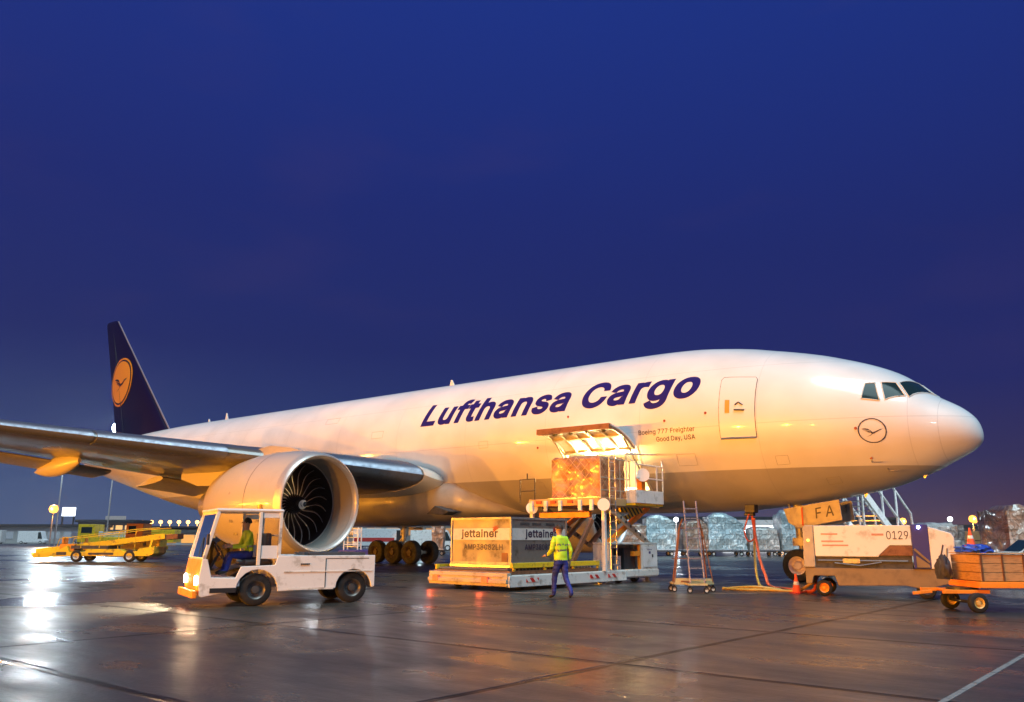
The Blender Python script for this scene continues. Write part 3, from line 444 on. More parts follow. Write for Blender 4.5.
# the raised door: the missing piece of skin swung up round its hinge
hinge = fus(12, DT1); rot_a = None
lowp = fus(12, DT0); c0 = math.atan2(lowp.z-hinge.z, -(lowp.y-hinge.y)); ang = math.atan2(.62, 1.55) - c0
def swing(p): 
    dy, dz = -(p.y-hinge.y), p.z-hinge.z; ca, sa = math.cos(ang), math.sin(ang)
    return Vector((p.x, hinge.y-.06-(dy*ca-dz*sa), hinge.z+.06+dy*sa+dz*ca))
def door_rings(o0, o1, x0=DX0+.03, x1=DX1-.03, K=10):
    return [[swing(fus(x, DT0+(DT1-DT0)*k/K, o)) for x, o in ((x0, o0), (x1, o0), (x1, o1), (x0, o1))] for k in range(K+1)]
h = MB(); h.loft(door_rings(0, -.05), True, True); dr = A_(h, 'cargo_door', fm, smooth=False)
h = MB()
for k in range(6):
    x = DX0+.1+k*(DX1-DX0-.2)/5; h.loft(door_rings(-.05, -.15, x-.03, x+.03), True, True)
for k in (0, 5, 10):
    th = DT0+(DT1-DT0)*k/10; h.loft([[swing(fus(x, th+s*.012, o)) for s, o in ((-1, -.05), (1, -.05), (1, -.15), (-1, -.15))] for x in np.linspace(DX0+.05, DX1-.05, 8)], True, True)
A_(h, 'rib_frame', M['cream'], dr)
h = MB(); h.loft([[swing(fus(x, DT0+s*.03, o)) for s, o in ((-1, .01), (1, .01), (1, -.18), (-1, -.18))] for x in np.linspace(DX0+.03, DX1-.03, 6)], True, True); A_(h, 'edge_beam', M['rust'], dr)
for k in (0, 1, 2, 3):
    x = -(DX0+.35+k*.72); p = swing(fus(-x, DT0+.03, -.16)); h = MB(); h.box(p.x-.05, p.x+.05, p.y-.05, p.y+.05, p.z-.09, p.z+.02); A_(h, 'latch', M['black'], dr)
# door arms
for x in (DX0+.12, DX1-.12):
    h = MB(); h.bar(swing(fus(x, DT0+(DT1-DT0)*.55, -.1)), fus(x, DT0+(DT1-DT0)*.45, -.05), .05); A_(h, 'door_arm', M['steel'])
# hold lamps (lit)
for k, x in enumerate((-11.0, -12.0, -12.9)):
    h = MB(); h.box(x-.22, x+.22, -2.5, -2.34, 4.66, 4.72); A_(h, 'hold_lamp', glow('hold_lamp_glow', (1, .78, .42), 40))
def plane_lamp(name, typ, loc, e, c, **k):
    o = lamp(name, typ, (0, 0, 0), e, c, **k); o.parent = plane; o.location = Vector(loc) + Vector((31.77, 0, 0)); return o
plane_lamp('hold_light', 'POINT', (-12.0, -2.2, 4.35), 800, (1, .70, .30), size=.15)
plane_lamp('hold_light', 'POINT', (-11.2, -3.15, 4.55), 330, (1, .66, .26), size=.1)
plane_lamp('hold_light', 'POINT', (-12.6, -3.15, 4.55), 330, (1, .66, .26), size=.1)

# lettering laid on the skin
def skin_text(name, body, m, x_start, z_base, width, cap, bold, shear=0, off=.006, capr=None, parent=None):
    vs, fs = text_mesh(body, 1, bold, shear, sub=.14/max(width/ (len(body)*.55), .3)); x0 = min(v.x for v in vs); x1 = max(v.x for v in vs); sx_ = width/(x1-x0); sy = cap/CAP
    o = []
    for v in vs:
        x = x_start - (v.x-x0)*sx_; z0 = z_base; t0 = th_of_z(x, z0); rad = (fT(x)-fB(x))/2
        o.append(fus(x, t0 + v.y*sy/rad, off))
    q = MB(); q.add(o, fs); return A_(q, name, m, parent, normals=False)
skin_text('lettering', 'Lufthansa Cargo', M['navytext'], 21.75, 6.41, 13.72, .99, .030, .25, parent=fuselage)
skin_text('lettering', 'Boeing 777 Freighter', M['ink'], 10.37, 5.17, 2.2, .16, .012, parent=fuselage)
skin_text('lettering', 'Good Day, USA', M['ink'], 9.68, 4.90, 1.5, .16, .012, parent=fuselage)
def ring2d(r0, r1, n=48): return [(r0*math.cos(2*math.pi*i/n), r0*math.sin(2*math.pi*i/n)) for i in range(n)], [(r1*math.cos(2*math.pi*i/n), r1*math.sin(2*math.pi*i/n)) for i in range(n)]
# flying crane emblem, unit circle coordinates (x to the right, y up)
CRANE = [[(-.80, .17), (-.56, .22), (-.30, .17), (-.14, .04), (-.03, -.10), (-.12, -.02), (-.34, .08), (-.60, .12)],
         [(-.70, .07), (-.42, .03), (-.22, -.02), (-.06, -.14), (-.16, -.12), (-.36, -.03)],
         [(-.55, -.02), (-.3, -.08), (-.06, -.2), (-.2, -.17), (-.36, -.10)],
         [(-.14, .06), (.0, -.12), (.16, -.10), (.34, .0), (.56, .1), (.84, .16), (.56, .03), (.36, -.09), (.16, -.21), (.02, -.26), (-.1, -.2)],
         [(.06, -.2), (-.12, -.38), (-.48, -.52), (-.10, -.33), (-.02, -.2)]]
def emblem(place, r, ringw):
    q = MB()
    if ringw:
        a, c = ring2d(r-ringw, r); nn = len(a)
        q.add([place(*p) for p in a] + [place(*p) for p in c], [(i, (i+1) % nn, nn+(i+1) % nn, nn+i) for i in range(nn)])
    for poly in CRANE: q.add([place(px*r*.95, py*r*.95) for px, py in poly], [tuple(range(len(poly)))])
    return q
def on_skin(xc, zc, off):
    def f(px, py):
        x = xc - px; return fus(x, th_of_z(x, zc) + py/((fT(x)-fB(x))/2), off)
    return f
A_(emblem(on_skin(2.646, 4.86, .012), .385, .03), 'crane_emblem', M['ink'], fuselage, normals=False)

# cockpit windows: patches of glass with a pale frame, both sides
def skin_patch(poly, off, K=6, side=1):
    """poly: 4 corners (x, z) in order; returns bilinear patch on the skin"""
    q = []; fs = []
    for i in range(K+1):
        for j in range(K+1):
            s_, u_ = i/K, j/K
            x = (poly[0][0]*(1-s_)+poly[1][0]*s_)*(1-u_) + (poly[3][0]*(1-s_)+poly[2][0]*s_)*u_
            z = (poly[0][1]*(1-s_)+poly[1][1]*s_)*(1-u_) + (poly[3][1]*(1-s_)+poly[2][1]*s_)*u_
            p = fus(x, z, off) ; p.y *= side; q.append(p)
    for i in range(K):
        for j in range(K): a = i*(K+1)+j; fs.append((a, a+1, a+K+2, a+K+1))
    return q, fs
WIN = [[(2.83, 36.7), (2.572, 40.1), (2.40, 20.0), (2.89, 19.4)], [(2.42, 42.9), (2.052, 49.7), (1.771, 34.5), (2.26, 22.1)], [(1.984, 52), (1.62, 84.5), (1.165, 81.5), (1.674, 35.5)]]
for side in (1, -1):
    for wn_ in WIN:
        poly = [(x, R(a)) for x, a in wn_]
        v, f = skin_patch(poly, .012, side=side); q = MB(); q.add(v, f); gl = A_(q, 'cockpit_window', M['glass'], smooth=True)
        big = [(p[0], p[1]) for p in poly]; cx = sum(p[0] for p in big)/4; cz = sum(p[1] for p in big)/4; q = MB(); pts = []
        for k in range(4):
            a, c = poly[k], poly[(k+1) % 4]
            for j in range(6): 
                p = fus(a[0]+(c[0]-a[0])*j/6, a[1]+(c[1]-a[1])*j/6, .012); p.y *= side; pts.append(p)
        pts.append(pts[0]); q.tube(pts, .018, 6); A_(q, 'frame', M['offwhite'], gl, smooth=True)
# entry doors (starboard and port) with their outline, window, handle
def skin_line(pts, r=.011, K=8, side=1, off=.004, close=True):
    o = []; P_ = pts + ([pts[0]] if close else [])
    for a, c in zip(P_[:-1], P_[1:]):
        for j in range(K): p = fus(a[0]+(c[0]-a[0])*j/K, a[1]+(c[1]-a[1])*j/K, off); p.y *= side; o.append(p)
    p = fus(P_[-1][0], P_[-1][1], off); p.y *= side; o.append(p)
    return o
for side in (1, -1):
    v, f = skin_patch([(7.27, R(30.5)), (6.06, R(32)), (6.06, R(-12.4)), (7.27, R(-12.4))], .012, K=14, side=side); q = MB(); q.add(v, f)
    dd = A_(q, 'entry_door', mat('door_paint', (.76, .75, .735), .34, coat=.35), smooth=True)
    q = MB(); q.tube(skin_line([(7.27, R(28.5)), (7.2, R(30.8)), (6.12, R(32)), (6.05, R(30)), (6.05, R(-12.4)), (7.27, R(-12.4))], side=side), .012, 6); A_(q, 'seal', M['dark'], dd)
    v, f = skin_patch([(7.06, R(13)), (6.90, R(13)), (6.90, R(4)), (7.06, R(4))], .02, K=3, side=side); q = MB(); q.add(v, f); A_(q, 'door_window', mat('amber_door_window', (.55, .36, .06), .2, coat=.5), dd)
    q = MB(); q.tube(skin_line([(6.72, R(9.5)), (6.6, R(11.5)), (6.45, R(9.5))], .01, side=side, off=.03, close=False), .018, 6); q.tube(skin_line([(6.74, R(6.0)), (6.4, R(6.0))], side=side, off=.03, close=False), .03, 6); A_(q, 'handle', M['dark'], dd)
    q = MB(); q.tube(skin_line([(7.25, R(-13.0)), (6.07, R(-13.0))], side=side, off=.03, close=False), .03, 6); A_(q, 'sill', M['steel'], dd)
# probes, drains, antennas, small fittings
for x, z in ((3.08, 4.95), (2.83, 4.05), (7.75, 5.75), (9.3, 5.6), (13.5, 6.1), (15, 5.0)):
    q = MB(); p = fus(x, th_of_z(x, z), .004); q.tube([p, p + Vector((0, -.012, 0))], .045, 12); A_(q, 'static_port', mat('port_red', (.25, .02, .03), .4))
for x, th in ((2.5, -50), (2.84, -38)):
    p = fus(x, R(th)); p2 = fus(x, R(th), .11); q = MB(); q.tube([p, p2, p2 + Vector((.32, 0, .01))], .02, 8, r2=.012); A_(q, 'pitot_probe', M['steel'], smooth=True)
for x, hh, ch in ((22.7, .36, .2), (42.8, .5, .2), (44.9, .3, .16), (9.9, .0, .1)):
    if hh == 0: continue
    p = fus(x, math.pi/2); q = MB(); q.prism([(p.x+ch, p.z-.03), (p.x-ch*.2+.0, p.z+hh), (p.x-ch*.6, p.z+hh), (p.x-ch, p.z-.03)], -.025, .025); A_(q, 'blade_antenna', M['white'])
for x, hh in ((1.75, .12), (3.6, .16)):
    p = fus(x, -math.pi/2); q = MB(); q.prism([(p.x+.06, p.z+.02), (p.x-.02, p.z-hh*.7), (p.x-.05, p.z-hh*.7), (p.x-.08, p.z+.02)], -.01, .01); A_(q, 'drain_mast', M['steel'])
# access panels and vents let into the skin
for x0_, x1_, a0_, a1_ in ((8.3, 9.0, -30, -22), (5.2, 5.6, -34, -27), (15.2, 16.4, -48, -38), (17.6, 18.1, -8, -3), (24.2, 25.0, 8, 14), (3.9, 4.3, -58, -50), (9.6, 10.1, -62, -54), (28, 29, 28, 34)):
    q = MB(); q.tube(skin_line([(x0_, R(a1_)), (x1_, R(a1_)), (x1_, R(a0_)), (x0_, R(a0_))], off=.0), .0045, 5); A_(q, 'access_panel', mat('panel_gap_grey', (.2, .19, .18), .5))
# belly fairing under the wing
q = MB(); rings = []
for x, hw, zb in ((17.0, .3, 2.52), (18.3, 1.8, 2.44), (20.0, 2.75, 2.3), (22.2, 3.3, 2.08), (26, 3.5, 2.0), (33, 3.5, 2.0), (37, 3.3, 2.12), (40, 2.7, 2.35), (42.5, 1.4, 2.68)):
    zt = 4.15 if x > 19 else 3.1; rr_ = []
    for k in range(40):
        a = 2*math.pi*k/40; c, s_ = math.cos(a), math.sin(a); cc = math.copysign(abs(c)**.62, c); ss = math.copysign(abs(s_)**.62, s_)
        rr_.append((-x, hw*cc, (zt+zb)/2 + (zt-zb)/2*ss))
    rings.append(rr_)
xs_ = [r[0][0] for r in rings]
dense = []
for i in range(len(rings)-1):
    for j in range(4): u_ = j/4; dense.append([tuple(rings[i][k][m_]*(1-u_)+rings[i+1][k][m_]*u_ for m_ in range(3)) for k in range(40)])
dense.append(rings[-1]); q.loft(dense, True, True)
grey_paint = mat('belly_grey_paint', (.40, .375, .34), .38, coat=.3, var=.12, vscale=1.5)
A_(q, 'belly_fairing', grey_paint, smooth=True)
q = MB(); q.prism([(-19.6, 2.6), (-20.5, 2.85), (-21.0, 2.5), (-20.0, 2.45)], -3.2, -2.6); A_(q, 'air_scoop', M['dark'], bevel=.03)

# wings
def airfoil(c, tk, n=18, camber=.015, blunt=.0):
    up, lo = [], []
    for i in range(n+1):
        x = (1-math.cos(math.pi*i/n))/2; yt = tk/.2*(.2969*math.sqrt(x)-.126*x-.3516*x*x+.2843*x**3-.1030*x**4); yc = camber*4*x*(1-x)
        up.append((x*c, (yc+yt)*c)); lo.append((x*c, (yc-yt)*c))
    return up[::-1] + lo[1:-1]
def LE(y): return 18.9 + (y-3.1)*.664
def wing(side):
    st = [(1.5, 21.0, 13.2, 3.85, .115), (3.1, 20.6, 13.0, 3.95, .115), (4.5, 19.85, 13.3, 4.05, .115), (7.25, 21.65, 11.6, 4.38, .11), (10, 23.5, 9.9, 4.62, .105), (14.25, 26.35, 8.3, 5.06, .10), (20, 30.2, 6.3, 5.7, .095), (26, 34.2, 4.4, 6.4, .09), (30, 36.9, 3.1, 6.95, .085), (31.6, 38.6, 1.9, 7.15, .08), (32.4, 40.2, .7, 7.3, .07)]
    q = MB(); rings = []
    for y, le, c, z, tk in st:
        inc = .02 if y < 12 else 0; rings.append([(-(le+x), side*y, z + zz*1.0 - x*.015 - inc*x*.5) for x, zz in airfoil(c, tk)])
    q.loft(rings, True, True)
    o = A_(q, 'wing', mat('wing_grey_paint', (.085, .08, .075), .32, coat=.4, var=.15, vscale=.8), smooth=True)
    q = MB(); rings = []
    for y, le, c, z, tk in ((1.6, 20.75, 13.2, 3.85, .125), (3.1, 20.45, 13.0, 3.95, .122), (3.9, 20.1, 13.0, 4.0, .119), (4.5, 19.82, 13.3, 4.05, .117)):
        rings.append([(-(le+x), side*y, z + zz - x*.015 - .02*x*.5) for x, zz in airfoil(c, tk)])
    q.loft(rings, True, True); A_(q, 'root_fairing', mat('root_fairing_paint', (.62, .60, .56), .4, coat=.3), o, smooth=True)
    # slats along the leading edge
    q = MB(); rings = []
    yy = [(4.6, 8.3), (11, 14.9), (15, 20.4), (20.5, 25.4), (25.5, 30)]
    for a, c2 in yy:
        q = MB(); rings = []
        for k in range(5):
            y = a + (c2-a)*k/4; i = max(j for j in range(len(st)) if st[j][0] <= y+1e-6); i = min(i, len(st)-2); u_ = (y-st[i][0])/(st[i+1][0]-st[i][0])
            le, c, z, tk = [st[i][m_]*(1-u_)+st[i+1][m_]*u_ for m_ in (1, 2, 3, 4)]
            af = airfoil(c, tk*1.04); n_ = 18; idx = [j for j, p in enumerate(af) if p[0] <= c*.11]
            sel = [af[j] for j in idx]; back = [(p[0]*.96+.03*c*.0+c*.012, p[1]*.9) for p in sel[::-1]]
            inc = .02 if y < 12 else 0
            rings.append([(-(le+x)+.035+.02, side*y, z + zz - x*.015 - inc*x*.5) for x, zz in sel + back])
        q.loft(rings, True, True); A_(q, 'slat', mat('slat_satin_metal', (.17, .18, .22), .42, metal=.75, var=.15), o, smooth=True)
    # flaps: slightly lowered panels behind the fixed wing
    for a, c2, ch in ((4, 9.5, 2.6), (11.5, 21.5, 1.9), (22.5, 29, 1.1)):
        q = MB(); rings = []
        for k in range(4):
            y = a + (c2-a)*k/3; i = max(j for j in range(len(st)) if st[j][0] <= y+1e-6); i = min(i, len(st)-2); u_ = (y-st[i][0])/(st[i+1][0]-st[i][0])
            le, c, z, tk = [st[i][m_]*(1-u_)+st[i+1][m_]*u_ for m_ in (1, 2, 3, 4)]
            rings.append([(-(le+c-.55*ch+x), side*y, z-.16 - c*.02 + zz - x*.13 - (.01*c if y < 12 else 0)) for x, zz in airfoil(ch, .11, 10)])
        q.loft(rings, True, True); A_(q, 'flap', mat('flap_pale_grey', (.3, .28, .25), .35, var=.1), o, smooth=True)
    # flap track fairings
    for y, x0, L in ((6.4, 30.2, 5.2), (13.6, 31.2, 4.6), (18.4, 33.4, 3.8), (24.5, 36.2, 2.9)):
        i = max(j for j in range(len(st)) if st[j][0] <= y); u_ = (y-st[i][0])/(st[i+1][0]-st[i][0]); z = st[i][3]*(1-u_)+st[i+1][3]*u_
        q = MB(); rings = []
        for k in range(13):
            u_ = k/12; w_ = math.sin(math.pi*min(1, u_*1.0+.02)**.8)**.75*.5*L/5+.015; rings.append([(-(x0+L*u_), side*y + w_*.62*math.cos(a), z-.42-.32*u_ + w_*math.sin(a)*.95) for a in [2*math.pi*j/16 for j in range(16)]])
        q.loft(rings, True, True); A_(q, 'flap_track_fairing', mat('fairing_paint', (.42, .38, .32), .35, coat=.3), o, smooth=True)
    return o
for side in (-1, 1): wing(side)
# engines
def engine(side):
    y = side*9.61; z = 2.73; x0 = -19.9; org = (x0, y, z); ax = (-1, 0, 0)
    q = MB(); q.lathe([(.30, 1.865), (.7, 1.93), (1.4, 1.985), (2.3, 1.99), (3.3, 1.93), (4.3, 1.79), (5.2, 1.58), (5.6, 1.46), (5.58, 1.42), (4.9, 1.5), (4.0, 1.6)], org, ax, 96)
    nac = A_(q, 'nacelle', mat('nacelle_paint', (.38, .35, .32), .34, coat=.4, var=.06, vscale=.8), smooth=True)
    sq = mat('cowl_seam_dark', (.1, .09, .085), .5)
    q = MB(); q.lathe([(1.98, 1.992), (1.995, 1.994), (2.01, 1.992)], org, ax, 96); q.build('cowl_seam', sq, nac)
    q = MB(); q.bar((x0-2.0, y-side*0-.0, z-1.993), (x0-4.6, y, z-1.735), .03, .012); q.build('cowl_seam', sq, nac)
    q = MB()
    for a in (R(200), R(215)):
        for xx, rr0 in ((1.2, 1.974), (2.9, 1.963)): c_ = Vector((x0-xx, y+rr0*math.cos(a), z+rr0*math.sin(a))); q.box(c_.x-.12, c_.x+.12, c_.y-.012, c_.y+.012, c_.z-.05, c_.z+.05)
    q.build('warning_placard', sq, nac)
    q = MB(); q.lathe([(.30, 1.868), (.14, 1.83), (.04, 1.78), (0, 1.73), (.02, 1.68), (.08, 1.64), (.2, 1.605)], org, ax, 96); A_(q, 'inlet_lip', M['lip'], nac, smooth=True)
    q = MB(); q.lathe([(.2, 1.604), (.5, 1.57), (.9, 1.57), (1.35, 1.60), (1.36, 1.56)], org, ax, 96); A_(q, 'inlet_liner', mat('inlet_liner', (.25, .23, .21), .4, coat=.2), nac, smooth=True)
    q = MB(); q.lathe([(1.36, 1.60), (1.7, 1.62), (2.7, 1.6), (2.7, .3)], org, ax, 64); A_(q, 'fan_case', mat('fan_case_dark', (.015, .015, .02), .4), nac, smooth=True)
    q = MB(); q.lathe([(4.3, 1.2), (5.6, 1.02), (6.9, .78), (7.4, .66), (7.35, .6), (6.6, .66)], org, ax, 48); A_(q, 'core_cowl', M['steel'], nac, smooth=True)
    q = MB(); q.lathe([(6.6, .5), (7.4, .42), (8.4, .06), (8.45, .002)], org, ax, 32); A_(q, 'exhaust_plug', M['steel'], nac, smooth=True)
    q = MB(); q.lathe([(3.9, 1.62), (4.0, .9)], org, ax, 32); A_(q, 'bypass_vanes', M['black'], nac)
    # fan: 22 curved blades with bright leading edges
    fan = None
    for k in range(22):
        a0 = 2*math.pi*k/22; q = MB(); e = MB(); r1, r2, eL = [], [], []
        for i in range(10):
            u_ = i/9; rr_ = .36 + 1.2*u_; sw = .42*math.sin(u_*math.pi*.95)*.55 + .10*u_; a = a0 + side*0 + sw; tw = .25 + .75*u_
            dx = .34*(1-u_*.45); da = .26*tw*.5/max(rr_, .5)*1.15
            P0 = Vector((x0-1.72, y + rr_*math.cos(a), z + rr_*math.sin(a))); P1 = Vector((x0-1.72-dx, y + rr_*math.cos(a+da), z + rr_*math.sin(a+da)))
            tn = Vector((0, -math.sin(a), math.cos(a))); r1.append(P0); r2.append(P1); eL.append((P0, tn))
        th_ = .012
        q.loft([[p0 + Vector((0, 0, 0)), p1, p1 + Vector((-.02, 0, 0)), p0 + Vector((-.02, 0, 0))] for p0, p1 in zip(r1, r2)], True, True)
        bl = q.build('fan_blade', mat('fan_blade_dark', (.012, .012, .014), .35, metal=.1), nac, smooth=True)
        e.loft([[p + tn*.004 + Vector((.012, 0, 0)), p - tn*.007*(1+i*.10) + Vector((.012, 0, 0)), p - tn*.007*(1+i*.10) - Vector((.02, 0, 0)), p + tn*.004 - Vector((.02, 0, 0))] for i, (p, tn) in enumerate(eL)], True, True)
        e.build('leading_edge', mat('blade_edge_metal', (.55, .55, .56), .35, metal=.6), bl)
    q = MB(); q.lathe([(.92, .002), (.94, .04), (1.05, .14), (1.25, .25), (1.5, .33), (1.75, .38), (1.9, .38)], org, ax, 40); sp = q.build('spinner', mat('spinner_black', (.012, .012, .015), .25, coat=.4), nac, smooth=True)
    q = MB(); L_ = []
    for i in range(40):
        u_ = i/39; a = R(60) + u_*R(330); rr_ = .09 + .12*u_; w_ = .05*math.sin(math.pi*min(.98, max(.04, u_)))**.6; xx = lambda r_: x0 - (.94 + (r_/.25)**1.6*.31*.98) + .015
        L_.append(((xx(rr_-w_), y+(rr_-w_)*math.cos(a), z+(rr_-w_)*math.sin(a)), (xx(rr_+w_), y+(rr_+w_)*math.cos(a), z+(rr_+w_)*math.sin(a))))
    q.add([p for pr in L_ for p in pr], [(2*i, 2*i+1, 2*i+3, 2*i+2) for i in range(39)]); q.build('spiral_mark', M['white'], sp, normals=False)
    # pylon
    q = MB(); rings = []
    for x, zt, zb, w_ in ((-21.0, 4.66, 4.55, .05), (-21.8, 4.86, 4.45, .2), (-23.0, 5.0, 4.2, .28), (-24.6, 4.85, 3.9, .3), (-26.4, 4.5, 3.55, .28), (-28.3, 4.3, 3.6, .2), (-30.0, 4.2, 3.95, .05)):
        rings.append([(x, y-w_, zb), (x, y+w_, zb), (x, y+w_*.8, zt), (x, y-w_*.8, zt)])
    q.loft(rings, True, True); A_(q, 'pylon', mat('pylon_paint', (.34, .31, .28), .38, coat=.2), smooth=True)
for side in (-1, 1): engine(side)
# fin
q = MB(); rings = []
for xl, xt, z, tk in ((49.2, 58.6, 8.1, .1), (50.46, 58.2, 8.89, .1), (59.75, 61.85, 17.95, .09), (60.1, 61.8, 18.14, .06), (60.6, 61.6, 18.2, .02)):
    rings.append([(-(xl+x), yy, z) for x, yy in airfoil(xt-xl, tk, 16, 0)])
q.loft(rings, True, True); fin = A_(q, 'tail_fin', M['navy'], smooth=True)
q = MB(); q.bar((-50.1, 0, 8.72), (-59.9, 0, 18.05), .09, .05); q.build('leading_edge', mat('dull_edge', (.4, .3, .3), .4, metal=.4), fin)
q = MB(); q.bar((-56.3, -.30, 8.75), (-60.65, -.075, 17.9), .02, .02); q.build('rudder_gap', M['black'], fin)
def on_fin(off):
    def f(px, py): 
        zz = 12.87 + py; xx = -57.8 + px; u_ = (zz-8.89)/(17.95-8.89); xl = 50.46+(59.75-50.46)*u_; xt = 58.2+(61.85-58.2)*u_; c = xt-xl; s_ = min(1, max(0.001, (-xx-xl)/c)); tk = .1
        yt = tk/.2*(.2969*math.sqrt(s_)-.126*s_-.3516*s_*s_+.2843*s_**3-.1030*s_**4)*c
        return Vector((xx, -yt-off, zz))
    return f
for rad, off, m_, nm in ((1.88, .03, M['orangelogo'], 'emblem_ring'), (1.75, .045, M['navy'], 'emblem_gap'), (1.62, .06, M['orangelogo'], 'emblem_disc')):
    q = MB(); F_ = on_fin(off); K = 12; vs = [F_(0, 0)]; fs = []
    for i in range(1, K+1): vs += [F_(rad*i/K*math.cos(2*math.pi*j/48), rad*i/K*math.sin(2*math.pi*j/48)) for j in range(48)]
    fs = [(0, 1+j, 1+(j+1) % 48) for j in range(48)] + [(1+(i-1)*48+j, 1+i*48+j, 1+i*48+(j+1) % 48, 1+(i-1)*48+(j+1) % 48) for i in range(1, K) for j in range(48)]
    q.add(vs, fs); q.build(nm, m_, fin, normals=False)
emblem(on_fin(.08), 1.5, 0).build('crane_emblem', M['navy'], fin, normals=False)
# stabilisers
for side in (-1, 1):
    q = MB(); rings = []
    for y, le, c, z in ((.3, 53.3, 8.2, 7.1), (2, 54.6, 7.2, 7.25), (10.4, 61, 2.6, 8.35), (10.8, 61.8, 1.6, 8.4)):
        rings.append([(-(le+x), side*y, z+zz) for x, zz in airfoil(c, .09, 12, 0)])
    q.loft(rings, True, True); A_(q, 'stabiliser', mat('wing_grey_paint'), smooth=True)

# nose landing gear: wheels on the ground although the aircraft sits a touch nose-low
GZ = .155
for s_ in (-1, 1): wheel('nose_wheel', plane, (25.88, s_*.33, .545+GZ), .545, .38, rimm=mat('pale_rim', (.75, .62, .5), .4), rimr=.56)
q = MB(); q.tube([(-5.89, 0, .5+GZ), (-5.89, 0, 1.3+GZ)], .09, 14); q.tube([(-5.89, 0, 1.2+GZ), (-5.95, 0, 2.9)], .15, 16); q.tube([(-5.89, -.33, .545+GZ), (-5.89, .33, .545+GZ)], .07, 12)
q.tube([(-5.9, 0, 1.45), (-4.6, 0, 2.75)], .06, 10); q.tube([(-5.75, .0, .75), (-5.55, 0, 1.0), (-5.8, 0, 1.35)], .035, 8)
q.box(-6.1, -5.7, -.24, .24, 1.35, 1.62); q.tube([(-5.7, -.2, 1.75), (-5.7, .2, 1.75)], .09, 12)
A_(q, 'nose_gear_strut', mat('gear_grey', (.35, .32, .28), .4, metal=.3, var=.3), smooth=True)
for s_ in (-1, 1):
    q = MB(); q.prism([(-6.2, 2.58), (-4.3, 2.86), (-4.24, 2.2), (-5.72, 1.92), (-6.05, 2.12)][::1], s_*.62-.02, s_*.62+.02); gd = A_(q, 'gear_door', mat('gear_door_paint', (.42, .38, .34), .4, coat=.2, var=.1), bevel=.008)
    q = MB(); q.box(-5.58, -5.52, s_*.65-.004, s_*.65+.004, 2.02, 2.63); q.build('red_stripe', M['red'], gd)
    q = MB(); 
    for x in (-6.0, -5.2, -4.5): q.bar((x, s_*.5, 2.45), (x, s_*.6, 2.75), .05)
    q.build('hinge', M['steel'], gd)
dr_ = [o for o in bpy.data.objects if o.name.startswith('gear_door')]
plane_text('lettering', 'F A', M['ink'], dr_[0], (-5.10, -.645, 2.25), (.985, 0, .155), (0, 0, 1), .62, .34, bold=.01)
# main landing gear: six-wheel trucks
for s_ in (-1, 1):
    for dx in (-1.45, 0, 1.45):
        for dy in (-.7, .7): wheel('main_wheel', plane, (dx, s_*5.485+dy, .655), .655, .5, rimm=mat('brake_rim', (.045, .03, .025), .6), rimr=.5)
    q = MB(); Y_ = s_*5.485
    q.tube([(-1.55-31.77, Y_, .66), (1.55-31.77, Y_, .66)], .13, 12)
    for dx in (-1.45, 0, 1.45): q.tube([(dx-31.77, Y_-.7, .655), (dx-31.77, Y_+.7, .655)], .08, 10)
    q.tube([(-31.77, Y_, .7), (-31.7, Y_, 1.8)], .15, 14); q.tube([(-31.7, Y_, 1.6), (-31.6, Y_-s_*.1, 3.9)], .24, 16)
    q.tube([(-31.7, Y_, 1.9), (-31.5, s_*2.8, 3.1)], .09, 10); q.tube([(-31.7, Y_, 1.9), (-29.3, s_*4.6, 3.6)], .09, 10); q.tube([(-32.6, Y_, .75), (-31.8, Y_, 1.5)], .06, 8)
    A_(q, 'main_gear_strut', mat('gear_grey'), smooth=True)
    q = MB(); q.box(-32.6, -30.9, s_*6.35-.03, s_*6.35+.03, 1.9, 3.9, rot=Matrix.Rotation(-s_*R(8), 3, 'X')); A_(q, 'main_gear_door', grey_paint, bevel=.01)
# beacon and nose lights

